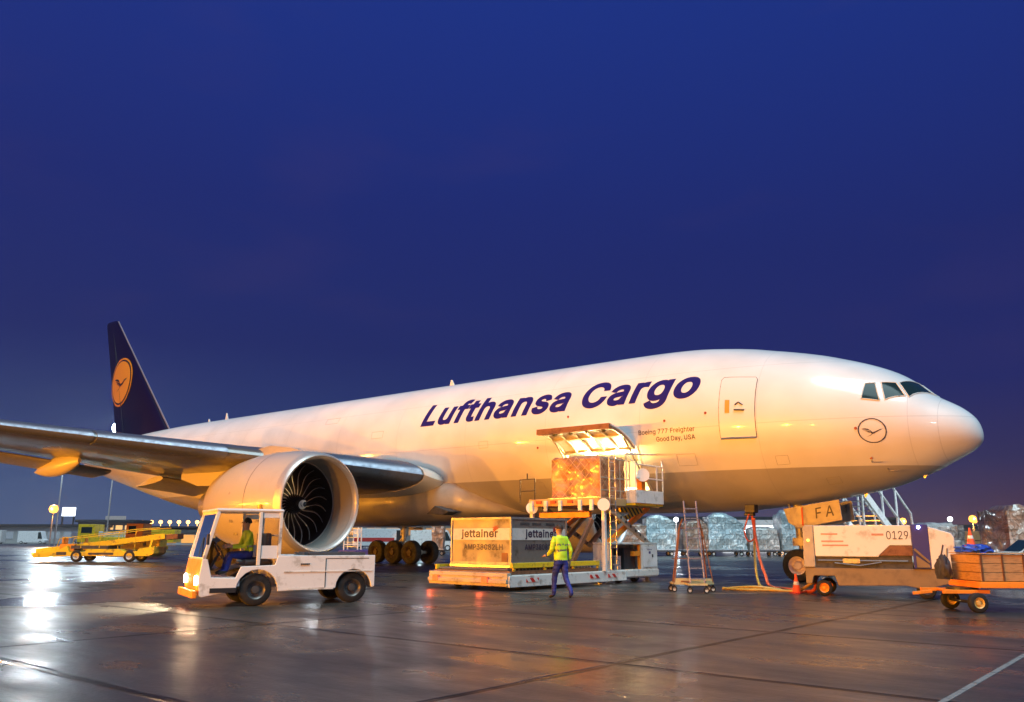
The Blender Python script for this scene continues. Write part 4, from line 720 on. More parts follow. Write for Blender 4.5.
# ================================================================ ground vehicles and loose objects
def lattice(name, base, line, scale, rough=.45, w=.06, bumpy=.5):
    """cardboard / film load under a diagonal net"""
    m = bpy.data.materials.new(name); m.use_nodes = True; global t; t = m.node_tree; b = t.nodes['Principled BSDF']
    c = gn('ShaderNodeTexCoord'); sp = gn('ShaderNodeSeparateXYZ'); lk(c.outputs['Object'], sp.inputs[0])
    h = gn('ShaderNodeMath', operation='ADD'); lk(sp.outputs['X'], h.inputs[0]); lk(sp.outputs['Y'], h.inputs[1])
    outs = []
    for sg in (1, -1):
        a = gn('ShaderNodeMath', operation='MULTIPLY_ADD'); a.inputs[1].default_value = sg; lk(sp.outputs['Z'], a.inputs[0]); lk(h.outputs[0], a.inputs[2])
        p = gn('ShaderNodeMath', operation='PINGPONG'); p.inputs[1].default_value = scale; lk(a.outputs[0], p.inputs[0])
        l = gn('ShaderNodeMath', operation='LESS_THAN'); l.inputs[1].default_value = w*scale; lk(p.outputs[0], l.inputs[0]); outs.append(l)
    mxx = gn('ShaderNodeMath', operation='MAXIMUM'); lk(outs[0].outputs[0], mxx.inputs[0]); lk(outs[1].outputs[0], mxx.inputs[1])
    no = gn('ShaderNodeTexNoise'); no.inputs['Scale'].default_value = 2.2; no.inputs['Detail'].default_value = 6; lk(c.outputs['Object'], no.inputs['Vector'])
    rp = gn('ShaderNodeValToRGB'); ramp(rp, [(.32, tuple(x*.35 for x in base)), (.5, base), (.66, tuple(min(1, x*1.7) for x in base))]); lk(no.outputs[0], rp.inputs[0])
    mi = gn('ShaderNodeMix', data_type='RGBA'); lk(mxx.outputs[0], mi.inputs[0]); lk(rp.outputs[0], mi.inputs[6]); mi.inputs[7].default_value = (*line, 1); lk(mi.outputs[2], b.inputs['Base Color'])
    b.inputs['Roughness'].default_value = rough; b.inputs['Coat Weight'].default_value = .5; b.inputs['Coat Roughness'].default_value = .15
    v = gn('ShaderNodeTexNoise'); v.inputs['Scale'].default_value = 3.5; v.inputs['Detail'].default_value = 4; lk(c.outputs['Object'], v.inputs['Vector'])
    bb = gn('ShaderNodeBump'); bb.inputs['Strength'].default_value = bumpy; bb.inputs['Distance'].default_value = .12; lk(v.outputs[0], bb.inputs['Height']); lk(bb.outputs[0], b.inputs['Normal'])
    return m
def stripes(name, c1, c2, per):
    m = bpy.data.materials.new(name); m.use_nodes = True; global t; t = m.node_tree; b = t.nodes['Principled BSDF']
    c = gn('ShaderNodeTexCoord'); sp = gn('ShaderNodeSeparateXYZ'); lk(c.outputs['Object'], sp.inputs[0])
    h = gn('ShaderNodeMath', operation='ADD'); lk(sp.outputs['X'], h.inputs[0]); lk(sp.outputs['Y'], h.inputs[1]); a = gn('ShaderNodeMath', operation='ADD'); lk(sp.outputs['Z'], a.inputs[0]); lk(h.outputs[0], a.inputs[1])
    p = gn('ShaderNodeMath', operation='PINGPONG'); p.inputs[1].default_value = per; lk(a.outputs[0], p.inputs[0]); l = gn('ShaderNodeMath', operation='LESS_THAN'); l.inputs[1].default_value = per/2; lk(p.outputs[0], l.inputs[0])
    mi = gn('ShaderNodeMix', data_type='RGBA'); lk(l.outputs[0], mi.inputs[0]); mi.inputs[6].default_value = (*c1, 1); mi.inputs[7].default_value = (*c2, 1); lk(mi.outputs[2], b.inputs['Base Color']); b.inputs['Roughness'].default_value = .45
    return m
hazard = stripes('hazard_stripes', (.8, .5, .02), (.03, .03, .03), .12)
redwhite = stripes('red_white_stripes', (.7, .65, .6), (.55, .03, .02), .16)

# ---- cargo loader
LD = (-11.45, -7.0, 0)
ld = thing('cargo_loader', 'white scissor-lift cargo loader under the open lower hold door, yellow side rail', 'cargo loader', LD)
q = MB()
for x in (-1.3, 1.5): q.box(x-.1, x+.1, -3.7, 4.1, .16, .42)
for y in (-3.5, -1.5, .6, 2.4, 4.0): q.box(-1.4, 1.4, y-.08, y+.08, .2, .38)
q.build('chassis', M['offwhite'], ld, bevel=.01)
q = MB(); q.box(-1.4, 1.56, -3.75, .55, .425, .52); q.build('main_deck', M['rust'], ld, bevel=.01)
q = MB()
for i in range(26): q.tube([(-1.35, -3.6+i*.16, .555), (1.35, -3.6+i*.16, .555)], .03, 8)
q.build('roller_bed', M['steel'], ld, smooth=True)
q = MB(); q.box(-1.42, 1.6, -3.92, -3.76, .12, .48); q.box(-1.42, 1.6, -3.98, -3.921, .2, .3); q.box(-1.35, 1.45, -3.94, -3.922, .37, .41); bpn = q.build('end_bumper', M['cream'], ld, bevel=.015)
for x in (-1.1, .82):
    q = MB(); q.box(x-.11, x+.11, -4.0, -3.981, .22, .36); q.build('tail_lamp', glow('red_lamp_glow', (1, .05, .015), 2.2), ld)
    l = lamp('tail_lamp_light', 'POINT', (x, -4.2, .3), 5, (1, .12, .04), size=.08); l.parent = ld
q = MB(); q.box(1.601, 1.66, -3.9, 2.0, .1, .4); q.box(1.601, 1.64, 2.05, 4.1, .2, .4); sk = q.build('side_skirt', M['offwhite'], ld, bevel=.01)
for y in (-2.9, .2, 1.2): 
    q = MB(); q.box(1.661, 1.672, y-.28, y+.28, .22, .33); q.build('reflector_strip', redwhite, sk)
q = MB(); q.box(1.5, 1.6, -3.7, .55, .60, .74)
for y in (-3.6, -2.2, -.8, .5): q.box(1.52, 1.58, y-.04, y+.04, .52, .6)
q.build('yellow_guide_rail', M['yellow'], ld, bevel=.01)
q = MB(); q.box(-1.4, -1.33, -3.7, .55, .521, .66); q.build('yellow_guide_rail', M['yellow'], ld, bevel=.01)
q = MB(); q.box(.95, 1.6, 3.05, 4.1, .42, 1.22); q.box(.95, 1.6, 1.12, 4.1, 1.23, 1.29); q.box(.95, 1.6, 1.12, 1.25, .42, 1.22); q.box(.95, 1.0, 1.26, 3.04, .42, 1.22); ec = q.build('engine_housing', M['offwhite'], ld, bevel=.015)
q = MB(); q.box(1.601, 1.62, 3.12, 4.03, .48, 1.15); ed = q.build('housing_door', M['white'], ec, bevel=.01)
q = MB(); q.box(1.621, 1.64, 3.7, 3.76, .8, .9); q.build('handle', M['black'], ec); q = MB(); q.box(1.6215, 1.625, 3.5, 3.62, .92, 1.0); q.box(1.6215, 1.625, 3.4, 3.7, 1.04, 1.06); q.build('lettering_plate', M['navytext'], ec)
q = MB(); q.box(1.05, 1.45, 2.2, 2.9, .43, 1.1); q.tube([(1.35, 1.9, .45), (1.35, 1.9, .75)], .12, 14); q.build('hydraulic_unit', M['black'], ld, bevel=.02)
q = MB(); q.tube([(1.45, 1.75, .43), (1.45, 1.75, .86)], .14, 16); q.build('fluid_tank', M['alum'], ld, smooth=True)
q = MB(); q.box(1.5, 1.58, 2.95, 3.03, .42, 1.22); q.box(1.4, 1.61, 2.6, 3.0, .85, 1.0); q.build('orange_bracket', M['orange'], ld, bevel=.01)
for x in (-1.3, 1.3):
    q = MB(); q.bar((x, 1.3, 1.2), (x, 4.1, 2.5), .12, .16); q.build('scissor_arm', M['orange'], ld, bevel=.01)
    q = MB(); q.bar((x+.13, 4.0, 1.15), (x+.13, 1.2, 2.5), .10, .16); a_ = q.build('scissor_arm', M['cream'], ld, bevel=.01)
    q = MB()
    for k in range(9): u_ = (k+.7)/9.5; p = Vector((x+.19, 4.0-2.8*u_, 1.15+1.35*u_)); q.tube([p, p+Vector((.008, 0, 0))], .045, 10)
    q.build('lightening_holes', M['black'], a_)
    q = MB(); q.bar((x, -.6, .55), (x, .6, 2.0), .1, .14); q.build('lift_arm', M['rust'], ld)
for x in (-.7, .5):
    q = MB(); q.tube([(x, 1.6, 1.2), (x, 3.4, 2.4)], .09, 12); q.build('lift_cylinder', M['steel'], ld, smooth=True)
q = MB(); q.box(-1.22, 1.5, .72, 4.35, 2.5, 2.62); q.box(-1.3, 1.52, .62, .72, 2.46, 2.70); q.box(1.5, 1.58, .62, 4.4, 2.46, 2.7); q.box(-1.3, -1.22, .72, 4.35, 2.46, 2.7); br = q.build('bridge_platform', mat('orange_white_worn', (.52, .30, .13), .45, var=.3, dirt=(.3, .12, .04), vscale=3), ld, bevel=.012)
q = MB(); 
for x in (-1.15, -.55, .05, .85, 1.3): q.box(x-.06, x+.06, .55, .619, 2.3, 2.64)
q.build('roller_bracket', M['white'], br)
for x in (-.85, -.25, .45):
    q = MB(); q.box(x-.1, x+.1, .57, .618, 2.54, 2.64); q.build('red_stop', M['red'], br)
q = MB(); q.box(-.95, 1.1, .75, .9, 2.08, 2.26); q.build('orange_crossbeam', M['orange'], br, bevel=.01)
q = MB()
for i in range(22): q.tube([(-1.15, .85+i*.16, 2.66), (1.4, .85+i*.16, 2.66)], .028, 8)
q.build('roller_bed', M['steel'], br, smooth=True)
q = MB(); q.box(1.3, 1.38, 2.2, 3.6, 2.28, 2.44); q.bar((1.36, 2.0, 1.95), (1.36, 3.5, 2.38), .03, .16); q.build('hazard_beam', hazard, br)
q = MB(); q.box(1.59, 1.95, 2.2, 4.0, 2.50, 2.56); q.build('walkway', M['yellow'], br)
q = MB(); q.box(1.95, 1.99, 2.2, 4.0, 2.57, 3.0); q.box(1.6, 1.94, 2.2, 2.24, 2.57, 3.0); st_ = q.build('control_stand_panel', M['white'], br, bevel=.01)
q = MB()
for y in (2.22, 3.6, 4.0): q.tube([(1.97, y, 3.0), (1.97, y, 3.85)], .025, 8)
for z in (3.4, 3.85): q.tube([(1.97, 2.22, z), (1.97, 4.0, z)], .022, 8)
q.tube([(1.62, 2.22, 3.0), (1.62, 2.22, 4.2), (1.97, 2.22, 3.85)], .025, 8); q.tube([(1.62, 2.22, 4.2), (1.62, 4.5, 4.35), (1.97, 4.0, 3.85)], .03, 8); q.build('guard_rail', M['white'], br, smooth=True)
q = MB()
for y in (.75, 1.3, 1.9, 2.5): q.tube([(1.56, y, 2.7), (1.56, y, 3.98)], .02, 8)
for z in (2.95, 3.35, 3.98): q.tube([(1.56, .75, z), (1.56, 2.5, z)], .018, 8)
q.build('side_rail', M['cream'], br, smooth=True)
q = MB(); q.box(1.65, 1.85, 2.8, 3.05, 2.57, 3.3); q.box(1.62, 1.92, 2.75, 3.1, 3.31, 3.42); q.build('control_console', M['orange'], br, bevel=.02)
q = MB(); q.tube([(-1.75, .7, 2.6), (-1.75, .7, 3.4), (-1.1, .7, 3.4), (-1.1, .7, 2.7)], .018, 8); q.tube([(-1.75, .7, 3.0), (-1.1, .7, 3.0)], .015, 8); q.tube([(-1.43, .7, 3.4), (-1.43, .7, 3.6)], .02, 8); q.build('end_rail', M['black'], br)
q = MB(); q.tube([(2.02, 2.6, 3.5), (2.06, 2.55, 3.5)], .22, 20); q.build('lamp_disc', mat('lamp_disc_white', (.85, .84, .8), .4), br)
for x, y, z in ((1.66, .75, 2.47), (-1.2, .68, 2.42)):
    q = MB(); q.box(x-.06, x+.06, y-.06, y+.06, .42, z-.1); ps = q.build('lamp_post', M['white'], ld, bevel=.01)
    q = MB(); d = Vector((5.18+11.45-x, -28.686+7-y, 0)).normalized(); d = Vector((.55, -.83, 0)); q.tube([(x, y, z), Vector((x, y, z)) + d*.09], .2, 20); q.build('round_work_lamp', mat('lamp_disc_white'), ps)
    q = MB(); q.tube([Vector((x, y, z)) - d*.1, Vector((x, y, z)) - d*.01], .15, 16); q.build('lamp_housing', M['black'], ps)
q = MB()
for dy in (1.02, 1.36): q.tube([(1.72, dy, .45), (1.72, dy, 4.05)], .022, 8)
for k in range(13): q.tube([(1.72, 1.02, .6+k*.27), (1.72, 1.36, .6+k*.27)], .015, 6)
q.build('access_ladder', M['alum'], ld, smooth=True)
for x in (-1.2, 1.2):
    for y in (-2.9, -2.2, 2.2, 3.2): wheel('wheel', ld, (x, y, .18), .18, .2, axis=(1, 0, 0))
for y in (.9, 3.8):
    q = MB(); q.box(1.3, 1.42, y-.06, y+.06, .02, .16); q.box(1.22, 1.5, y-.12, y+.12, 0, .02); q.build('stabiliser_foot', M['steel'], ld)

# ---- aluminium freight container on the deck
ct = thing('freight_container', 'silver metal air freight container with white name band, standing on the loader deck', 'container', (-11.3, -9.15, .59))
X0, X1, Y0, Y1, ZT = -1.12, 1.18, -1.3, 1.3, 1.38
ripm = mat('container_aluminium', (.19, .175, .16), .42, metal=.3, var=.35, vscale=2.5, bump=.35, bscale=2.5, dirt=(.11, .09, .07))
q = MB(); q.box(X0, X1, Y0, Y1, .1, ZT); cb = q.build('body', ripm, ct, bevel=.01)
q = MB(); q.box(X0-.04, X1+.04, Y0-.04, Y1+.04, 0, .1); q.build('base_plate', M['steel'], ct, bevel=.01)
q = MB()
for x in (X0, X1):
    for y in (Y0, Y1): q.box(x-.025, x+.025, y-.025, y+.025, .101, ZT+.02)
for z in (.13, ZT): 
    q.box(X0, X1, Y0-.022, Y0+.02, z-.03, z+.03); q.box(X1-.02, X1+.022, Y0, Y1, z-.03, z+.03); q.box(X0-.022, X0+.02, Y0, Y1, z-.03, z+.03); q.box(X0, X1, Y1-.02, Y1+.022, z-.03, z+.03)
q.build('edge_frame', mat('container_edge', (.3, .28, .26), .4, metal=.4, var=.3), ct)
q = MB(); q.box(X0+.06, X1-.04, Y0-.012, Y0-.001, .77, 1.1); q.build('name_band', mat('band_white', (.58, .56, .52), .45, var=.15), ct)
q = MB(); q.box(X1+.001, X1+.012, Y0+.04, Y1-.04, .77, 1.1); q.build('name_band', mat('band_white'), ct)
plane_text('lettering', 'jettainer', M['ink'], ct, (X0+.4, Y0-.016, .855), (1, 0, 0), (0, 0, 1), 1.42, .205, bold=.028)
plane_text('lettering', 'jettainer', M['ink'], ct, (X1+.016, Y0+.62, .855), (0, 1, 0), (0, 0, 1), 1.5, .205, bold=.028)
for pl_, o_, e_ in ((0, (X0+1.62, Y0-.016, .92), (1, 0, 0)), (1, (X1+.016, Y0+1.92, .92), (0, 1, 0))):
    q = MB(); e_ = Vector(e_); o_ = Vector(o_); up_ = Vector((0, 0, 1))
    for k in range(3):
        a0 = [(.0, .10+.05*k), (.12, .17+.04*k), (.27, .20+.03*k), (.16, .14+.045*k), (.04, .07+.05*k)]; q.add([o_ + e_*a + up_*c for a, c in a0], [(0, 1, 2, 3, 4)])
    q.build('wing_mark', mat('dark_red_mark', (.30, .03, .03), .5), ct, normals=False)
plane_text('lettering', 'AMP38082LH', M['ink'], ct, (X0+.5, Y0-.012, .50), (1, 0, 0), (0, 0, 1), 1.5, .15, bold=.014)
plane_text('lettering', 'AMP38082LH', M['ink'], ct, (X1+.012, Y0+.6, .50), (0, 1, 0), (0, 0, 1), 1.5, .15, bold=.014)
q = MB(); q.box(X1-.34, X1-.12, Y0-.01, Y0-.002, .18, .42); q.build('data_placard', mat('placard_brown', (.2, .06, .03), .5), ct)
q = MB()
for y in (Y0+.4, Y0+.95, Y0+1.6): pass
for y in (Y0+.4, Y0+.95, Y0+1.6): q = MB(); q.box(X1+.002, X1+.012, y, y+.42, 1.2, 1.26); q.build('stencil_band', M['dark'], ct)


# ---- wrapped loads
def wrapped_mesh(w, d, h, seed, top=.12, rough=.05, taper=.04, n=9, slope=0):
    bm = bmesh.new(); bmesh.ops.create_cube(bm, size=1); bmesh.ops.subdivide_edges(bm, edges=bm.edges, cuts=n, use_grid_fill=True)
    for v in bm.verts:
        p = v.co.copy(); z = p.z + .5; k = 1 - taper*z
        rx = max(abs(p.x), abs(p.y))*2
        zz = z*h*(1 - (top*max(0, (rx-.55))**1.5*1.6 if z > .95 else 0)) - slope*h*z*max(0, p.x)
        e = (blob_noise((p.x*w, p.y*d, z*h), 1.7, seed) + .5*blob_noise((p.x*w, p.y*d, z*h), 4.5, seed+3))*rough
        if z > .97 and rx > .97: k *= .93
        v.co = Vector((p.x*w*k + p.x*e*2, p.y*d*k + p.y*e*2, zz + (e if z > .5 else 0)))
    q = MB(); bm.verts.index_update(); q.add([v.co.copy() for v in bm.verts], [[v.index for v in f.verts] for f in bm.faces]); bm.free(); return q
loadm = lattice('netted_carton_load', (.40, .19, .10), (.55, .36, .2), .17, .4, .07, 1.0)
pl_ = thing('pallet_load', 'brown film-wrapped cargo load under a net, raised on the loader platform at the hold door', 'pallet load', (-11.0, -5.35, 2.69))
q = wrapped_mesh(1.98, 1.5, 1.42, 3, .06, .06, .01, 14); q.build('wrapped_load', loadm, pl_, smooth=True)
q = MB(); q.box(-1.05, 1.05, -.85, .85, -.001, .04); q.build('pallet_base', M['alum'], pl_)

film = []
for k, (c1, c2) in enumerate((((.40, .50, .53), (.72, .80, .8)), ((.34, .19, .12), (.5, .4, .33)), ((.48, .46, .43), (.7, .68, .64)))):
    m = bpy.data.materials.new('film_wrap_%d' % k); m.use_nodes = True; t = m.node_tree; b = t.nodes['Principled BSDF']
    c = gn('ShaderNodeTexCoord'); no = gn('ShaderNodeTexNoise'); no.inputs['Scale'].default_value = 1.1; no.inputs['Detail'].default_value = 5; no.inputs['Distortion'].default_value = 2.2; lk(c.outputs['Object'], no.inputs['Vector'])
    rp = gn('ShaderNodeValToRGB'); ramp(rp, [(.3, tuple(x*.25 for x in c1)), (.42, c1), (.55, tuple(x*.5 for x in c1)), (.68, c2)]); lk(no.outputs[0], rp.inputs[0]); lk(rp.outputs[0], b.inputs['Base Color'])
    sp = gn('ShaderNodeSeparateXYZ'); lk(c.outputs['Object'], sp.inputs[0]); ad = gn('ShaderNodeMath', operation='ADD'); lk(sp.outputs['X'], ad.inputs[0]); lk(sp.outputs['Y'], ad.inputs[1])
    cb = gn('ShaderNodeCombineXYZ'); lk(ad.outputs[0], cb.inputs[0]); lk(sp.outputs['Z'], cb.inputs[1]); br_ = gn('ShaderNodeTexBrick'); br_.inputs['Scale'].default_value = 1; br_.inputs['Brick Width'].default_value = .62; br_.inputs['Row Height'].default_value = .46; br_.inputs['Mortar Size'].default_value = .02; br_.inputs['Mortar Smooth'].default_value = .4
    br_.inputs['Color1'].default_value = (1, 1, 1, 1); br_.inputs['Color2'].default_value = (.45, .42, .38, 1); br_.inputs['Mortar'].default_value = (.12, .11, .1, 1); lk(cb.outputs[0], br_.inputs['Vector'])
    mu = gn('ShaderNodeMix', data_type='RGBA', blend_type='MULTIPLY'); mu.inputs[0].default_value = .75; lk(rp.outputs[0], mu.inputs[6]); lk(br_.outputs[0], mu.inputs[7]); lk(mu.outputs[2], b.inputs['Base Color'])
    b.inputs['Roughness'].default_value = .35; b.inputs['Coat Weight'].default_value = .8; b.inputs['Coat Roughness'].default_value = .12
    bb = gn('ShaderNodeBump'); bb.inputs['Strength'].default_value = .9; bb.inputs['Distance'].default_value = .2; lk(no.outputs[0], bb.inputs['Height']); lk(bb.outputs[0], b.inputs['Normal']); film.append(m)
def bg_pallet(x, y, w, d, h, fi, seed, label, rz=R(40), slope=0, dolly=True, dl=None):
    zb = .52 if dolly else .14
    if dolly:
        t_ = thing('pallet_dolly', dl, 'dolly', (x, y, 0), rz, 'dollies under the wrapped pallets behind the aircraft')
        q = MB(); q.box(-w/2-.1, w/2+.1, -d/2, d/2, .38, .5); q.build('bed', M['dark'], t_)
        for sx_ in (-1, 1):
            for sy_ in (-1, 1): wheel('wheel', t_, (sx_*w*.36, sy_*d*.38, .2), .2, .14, n=14)
        q = MB(); q.bar((-w/2-.1, 0, .4), (-w/2-1.0, 0, .3), .06); q.build('tow_bar', M['steel'], t_)
    p = thing('wrapped_pallet', label, 'pallet load', (x, y, zb), rz, 'film-wrapped pallets parked beyond the aircraft')
    q = wrapped_mesh(w, d, h, seed, .35, .10, .06, 9, slope); q.build('film_wrapped_goods', film[fi], p, smooth=True)
    q = MB(); q.box(-w/2-.05, w/2+.05, -d/2-.05, d/2+.05, -.015, .05); q.build('pallet_base', M['alum'], p)

# ---- people: one continuous skinned body each
def person(name, label, loc, rz, J, edges, rad, colour, z_head, face_dir, group=None, hair_dir=None):
    """J: joints, edges, radii; colour(p) -> material index (0 skin, 1 hi-vis, 2 trousers, 3 shoe, 4 reflective)"""
    names = list(J); me = bpy.data.meshes.new('body'); me.from_pydata([J[k] for k in names], [(names.index(a), names.index(b)) for a, b in edges], [])
    o = bpy.data.objects.new('tmp', me); COL.objects.link(o)
    sk = o.modifiers.new('s', 'SKIN'); sk.use_smooth_shade = True; o.modifiers.new('u', 'SUBSURF').levels = 3; o.modifiers['u'].render_levels = 3
    for i, k in enumerate(names):
        r = rad[k]; me.skin_vertices[0].data[i].radius = r if isinstance(r, tuple) else (r, r); me.skin_vertices[0].data[i].use_root = (k == 'pelvis')
    dg = bpy.context.evaluated_depsgraph_get(); dg.update(); m2 = bpy.data.meshes.new_from_object(o.evaluated_get(dg)); bpy.data.objects.remove(o)
    m2.name = name; m2.materials.clear()
    for m in ('skin', 'hivis', 'denim', 'shoe', 'steel'): m2.materials.append(M[m])
    for p in m2.polygons: p.material_index = colour(p.center); p.use_smooth = True
    cloth = set(i for p in m2.polygons if p.material_index in (1, 2, 4) for i in p.vertices)
    for i in cloth:
        v = m2.vertices[i]; v.co = v.co + v.normal*(.010*blob_noise((v.co.x*1.0, v.co.y, v.co.z*2.4), 9, 5) + .006)
    b = bpy.data.objects.new(name, m2); COL.objects.link(b); b.location = loc; b.rotation_euler = (0, 0, rz); tag(b, label, 'person', group)
    h = Vector(J['head']); f = Vector(face_dir).normalized(); s_ = f.cross(Vector((0, 0, 1))).normalized(); up = s_.cross(f)
    q = MB()   # hair cap
    rings = []
    for i in range(7):
        a = R(90 - i*17); rr_ = .103*math.cos(a)+.002; rings.append([h - f*.014 + up*(.028 + .108*math.sin(a)) + (s_*math.cos(c)*.94 + f*math.sin(c)*(1.0 if math.sin(c) < 0 else .86 - .05*i))*rr_ for c in [2*math.pi*k/20 for k in range(20)]])
    q.loft(rings, True, True); q.build('hair', M['hair'], b, smooth=True)
    q = MB(); q.loft([[h + f*.092 + up*.02 + s_*c*.010 for c in (-1, 0, 1)], [h + f*.098 + up*-.0 + s_*c*.014 for c in (-1, 0, 1)], [h + f*.118 + up*-.02 + s_*c*.018 for c in (-1, 0, 1)], [h + f*.09 - up*.032 + s_*c*.016 for c in (-1, 0, 1)]], True, True); q.build('nose', M['skin'], b)
    for sg in (-1, 1):
        q = MB(); c = h + f*.088 + up*.018 + s_*.032*sg; q.lathe([(-.012, .001), (-.006, .010), (.004, .011), (.009, .006), (.011, .001)], c, f, 10); q.build('eye', mat('eye_dark', (.02, .015, .012), .15), b, smooth=True)
        q = MB(); c = h + s_*.088*sg - f*.005; q.lathe([(-.01, .012), (.006, .026), (.014, .02)], c, s_*sg, 10, True, True); q.build('ear', M['skin'], b, smooth=True)
    q = MB(); q.bar(h + f*.092 - up*.055 - s_*.024, h + f*.092 - up*.055 + s_*.024, .006, .008); q.build('mouth', mat('lip_red', (.3, .08, .07), .5), b)
    return b
def fingers(J, E_, rad, hand, side, d, palm):
    """palm direction d, adds four fingers and a thumb, slightly curled"""
    h = Vector(J[hand]); d = Vector(d).normalized(); pn = Vector(palm).normalized(); w = d.cross(pn)
    for k, (o, L) in enumerate(((-.032, .072), (-.011, .082), (.011, .077), (.031, .06))):
        base = h + w*o + d*.035; J[f'{hand}f{k}a'] = tuple(base); J[f'{hand}f{k}b'] = tuple(base + d*L*.5 + pn*.012); J[f'{hand}f{k}c'] = tuple(base + d*L*.85 + pn*.038)
        rad[f'{hand}f{k}a'] = .011; rad[f'{hand}f{k}b'] = .010; rad[f'{hand}f{k}c'] = .008
        E_ += [(hand, f'{hand}f{k}a'), (f'{hand}f{k}a', f'{hand}f{k}b'), (f'{hand}f{k}b', f'{hand}f{k}c')]
    b_ = h - w*.04*1.0; J[f'{hand}ta'] = tuple(b_ + d*.0 - w*.012); J[f'{hand}tb'] = tuple(b_ - w*.03 + d*.04 + pn*.015); rad[f'{hand}ta'] = .013; rad[f'{hand}tb'] = .010
    E_ += [(hand, f'{hand}ta'), (f'{hand}ta', f'{hand}tb')]
BR = dict(pelvis=(.15, .11), waist=(.14, .105), chest=(.175, .12), neckb=(.10, .08), neck=.052, chin=(.07, .078), head=(.085, .098), crown=(.06, .07), sl=.075, sr=.075, el=.048, er=.048, wl=.032, wr=.032, hl=(.03, .038), hr=(.03, .038),
          pl=.105, pr=.105, kl=.066, kr=.066, al=.046, ar=.046, hel=.045, her=.045, tl=.036, tr=.036)
BE = [('pelvis', 'waist'), ('waist', 'chest'), ('chest', 'neckb'), ('neckb', 'neck'), ('neck', 'chin'), ('chin', 'head'), ('head', 'crown'), ('chest', 'sl'), ('sl', 'el'), ('el', 'wl'), ('wl', 'hl'), ('chest', 'sr'), ('sr', 'er'), ('er', 'wr'), ('wr', 'hr'),
      ('pelvis', 'pl'), ('pl', 'kl'), ('kl', 'al'), ('al', 'tl'), ('pelvis', 'pr'), ('pr', 'kr'), ('kr', 'ar'), ('ar', 'tr')]
# walker, mid stride, facing -x locally; local y is his right hand side... both hands in front carrying nothing
J = dict(pelvis=(0, 0, .93), waist=(-.01, 0, 1.06), chest=(-.03, 0, 1.28), neckb=(-.03, 0, 1.42), neck=(-.045, 0, 1.47), chin=(-.06, 0, 1.55), head=(-.06, 0, 1.62), crown=(-.05, 0, 1.69),
         sl=(-.03, -.19, 1.39), el=(-.06, -.25, 1.12), wl=(-.26, -.21, 1.0), hl=(-.34, -.2, 1.0), sr=(-.03, .19, 1.39), er=(.08, .25, 1.13), wr=(.02, .26, .88), hr=(.0, .26, .80),
         pl=(0, -.09, .88), kl=(-.13, -.10, .50), al=(-.16, -.10, .09), tl=(-.31, -.11, .035), pr=(0, .09, .88), kr=(.04, .10, .50), ar=(.26, .10, .14), tr=(.17, .11, .035))
E2 = list(BE); R2 = dict(BR); fingers(J, E2, R2, 'hl', -1, (-1, .05, 0), (0, .2, -1)); fingers(J, E2, R2, 'hr', 1, (0, 0, -1), (-1, 0, 0))
def col_walk(c):
    if c.z > 1.475: return 0
    if c.z < .09: return 3
    if c.z > .90 and not (math.dist(c, J['hl']) < .13 or math.dist(c, (-.0, .26, .80)) < .1 or (c.y > .215 and c.z < .88) or (c.x < -.27 and c.z < 1.1)): return 4 if (1.10 < c.z < 1.14 or 1.24 < c.z < 1.27) and abs(c.y) < .2 else 1
    if (c.y > .2 and c.z > .6) or c.x < -.27 and c.z > .6: return 0
    return 2
person('person', 'ground worker walking beside the loader in a yellow hi-vis jacket and blue trousers', (-7.05, -12.24, 0), R(-12), J, E2, R2, col_walk, 1.62, (-1, .1, -.05))

# ---- tow tractor (local x forward, y towards the camera side)
tt = thing('tow_tractor', 'white open-sided airport tow tractor with its front coloured orange for the sodium light, driving below the engine', 'tractor', (-10.97, -17.235, 0), R(-110)); tt.scale = (1, 1, .965)
body = [(2.0, .25), (2.03, .6), (1.98, 1.0), (1.88, 1.0), (1.78, .62), (1.30, .60), (1.2, .84), (.5, .86), (.44, 1.06), (-1.75, 1.06), (-1.75, .36)] + [(-1.68, .34)] + arc(-1.26, .34, .41, 180, 0)[1:] + [(.41, .30)] + arc(.85, .34, .43, 180, 0) + [(1.95, .22)]
q = MB(); q.prism(body, .80, .85); q.prism(body, -.85, -.80); q.box(-1.75, .44, -.8, .8, 1.0, 1.055); q.box(-1.74, -1.69, -.8, .8, .36, 1.0); q.box(.40, .44, -.8, .8, .45, 1.0); q.box(1.2, 1.85, -.8, .8, .42, .60); q.box(-1.68, .4, -.55, .55, .4, .95)
hull = q.build('body', M['white'], tt, bevel=.012)
q = MB(); q.prism([(2.005, .25), (2.035, .6), (1.985, 1.0), (1.93, 1.0), (1.98, .6), (1.95, .25)], -.8, .8); fp = q.build('front_panel', M['orange'], tt, bevel=.01)  # orange colour stands in for sodium light on the front face
q = MB(); q.box(2.04, 2.14, -.87, .87, .2, .36); q.build('front_bumper', M['orange'], tt, bevel=.02)
for y in (-.62, .62):
    q = MB(); q.tube([(2.0, y, .56), (2.06, y, .56)], .10, 18); hb = q.build('headlight', glow('headlight_glow', (1, .80, .48), 60), tt)
    l = lamp('headlight_beam', 'SPOT', (0, 0, 0), 1500, (1, .85, .6), size=.07, spot_size=R(110), spot_blend=.5); l.parent = tt; l.location = (2.18, y, .56); l.rotation_euler = (R(-72), 0, R(-90)); l.rotation_euler = (Vector((3, 0, -.7))).to_track_quat('-Z', 'Y').to_euler()
q = MB(); q.box(.36, 1.78, -.84, .84, 2.0, 2.07); q.build('cab_roof', M['white'], tt, bevel=.03)
q = MB()
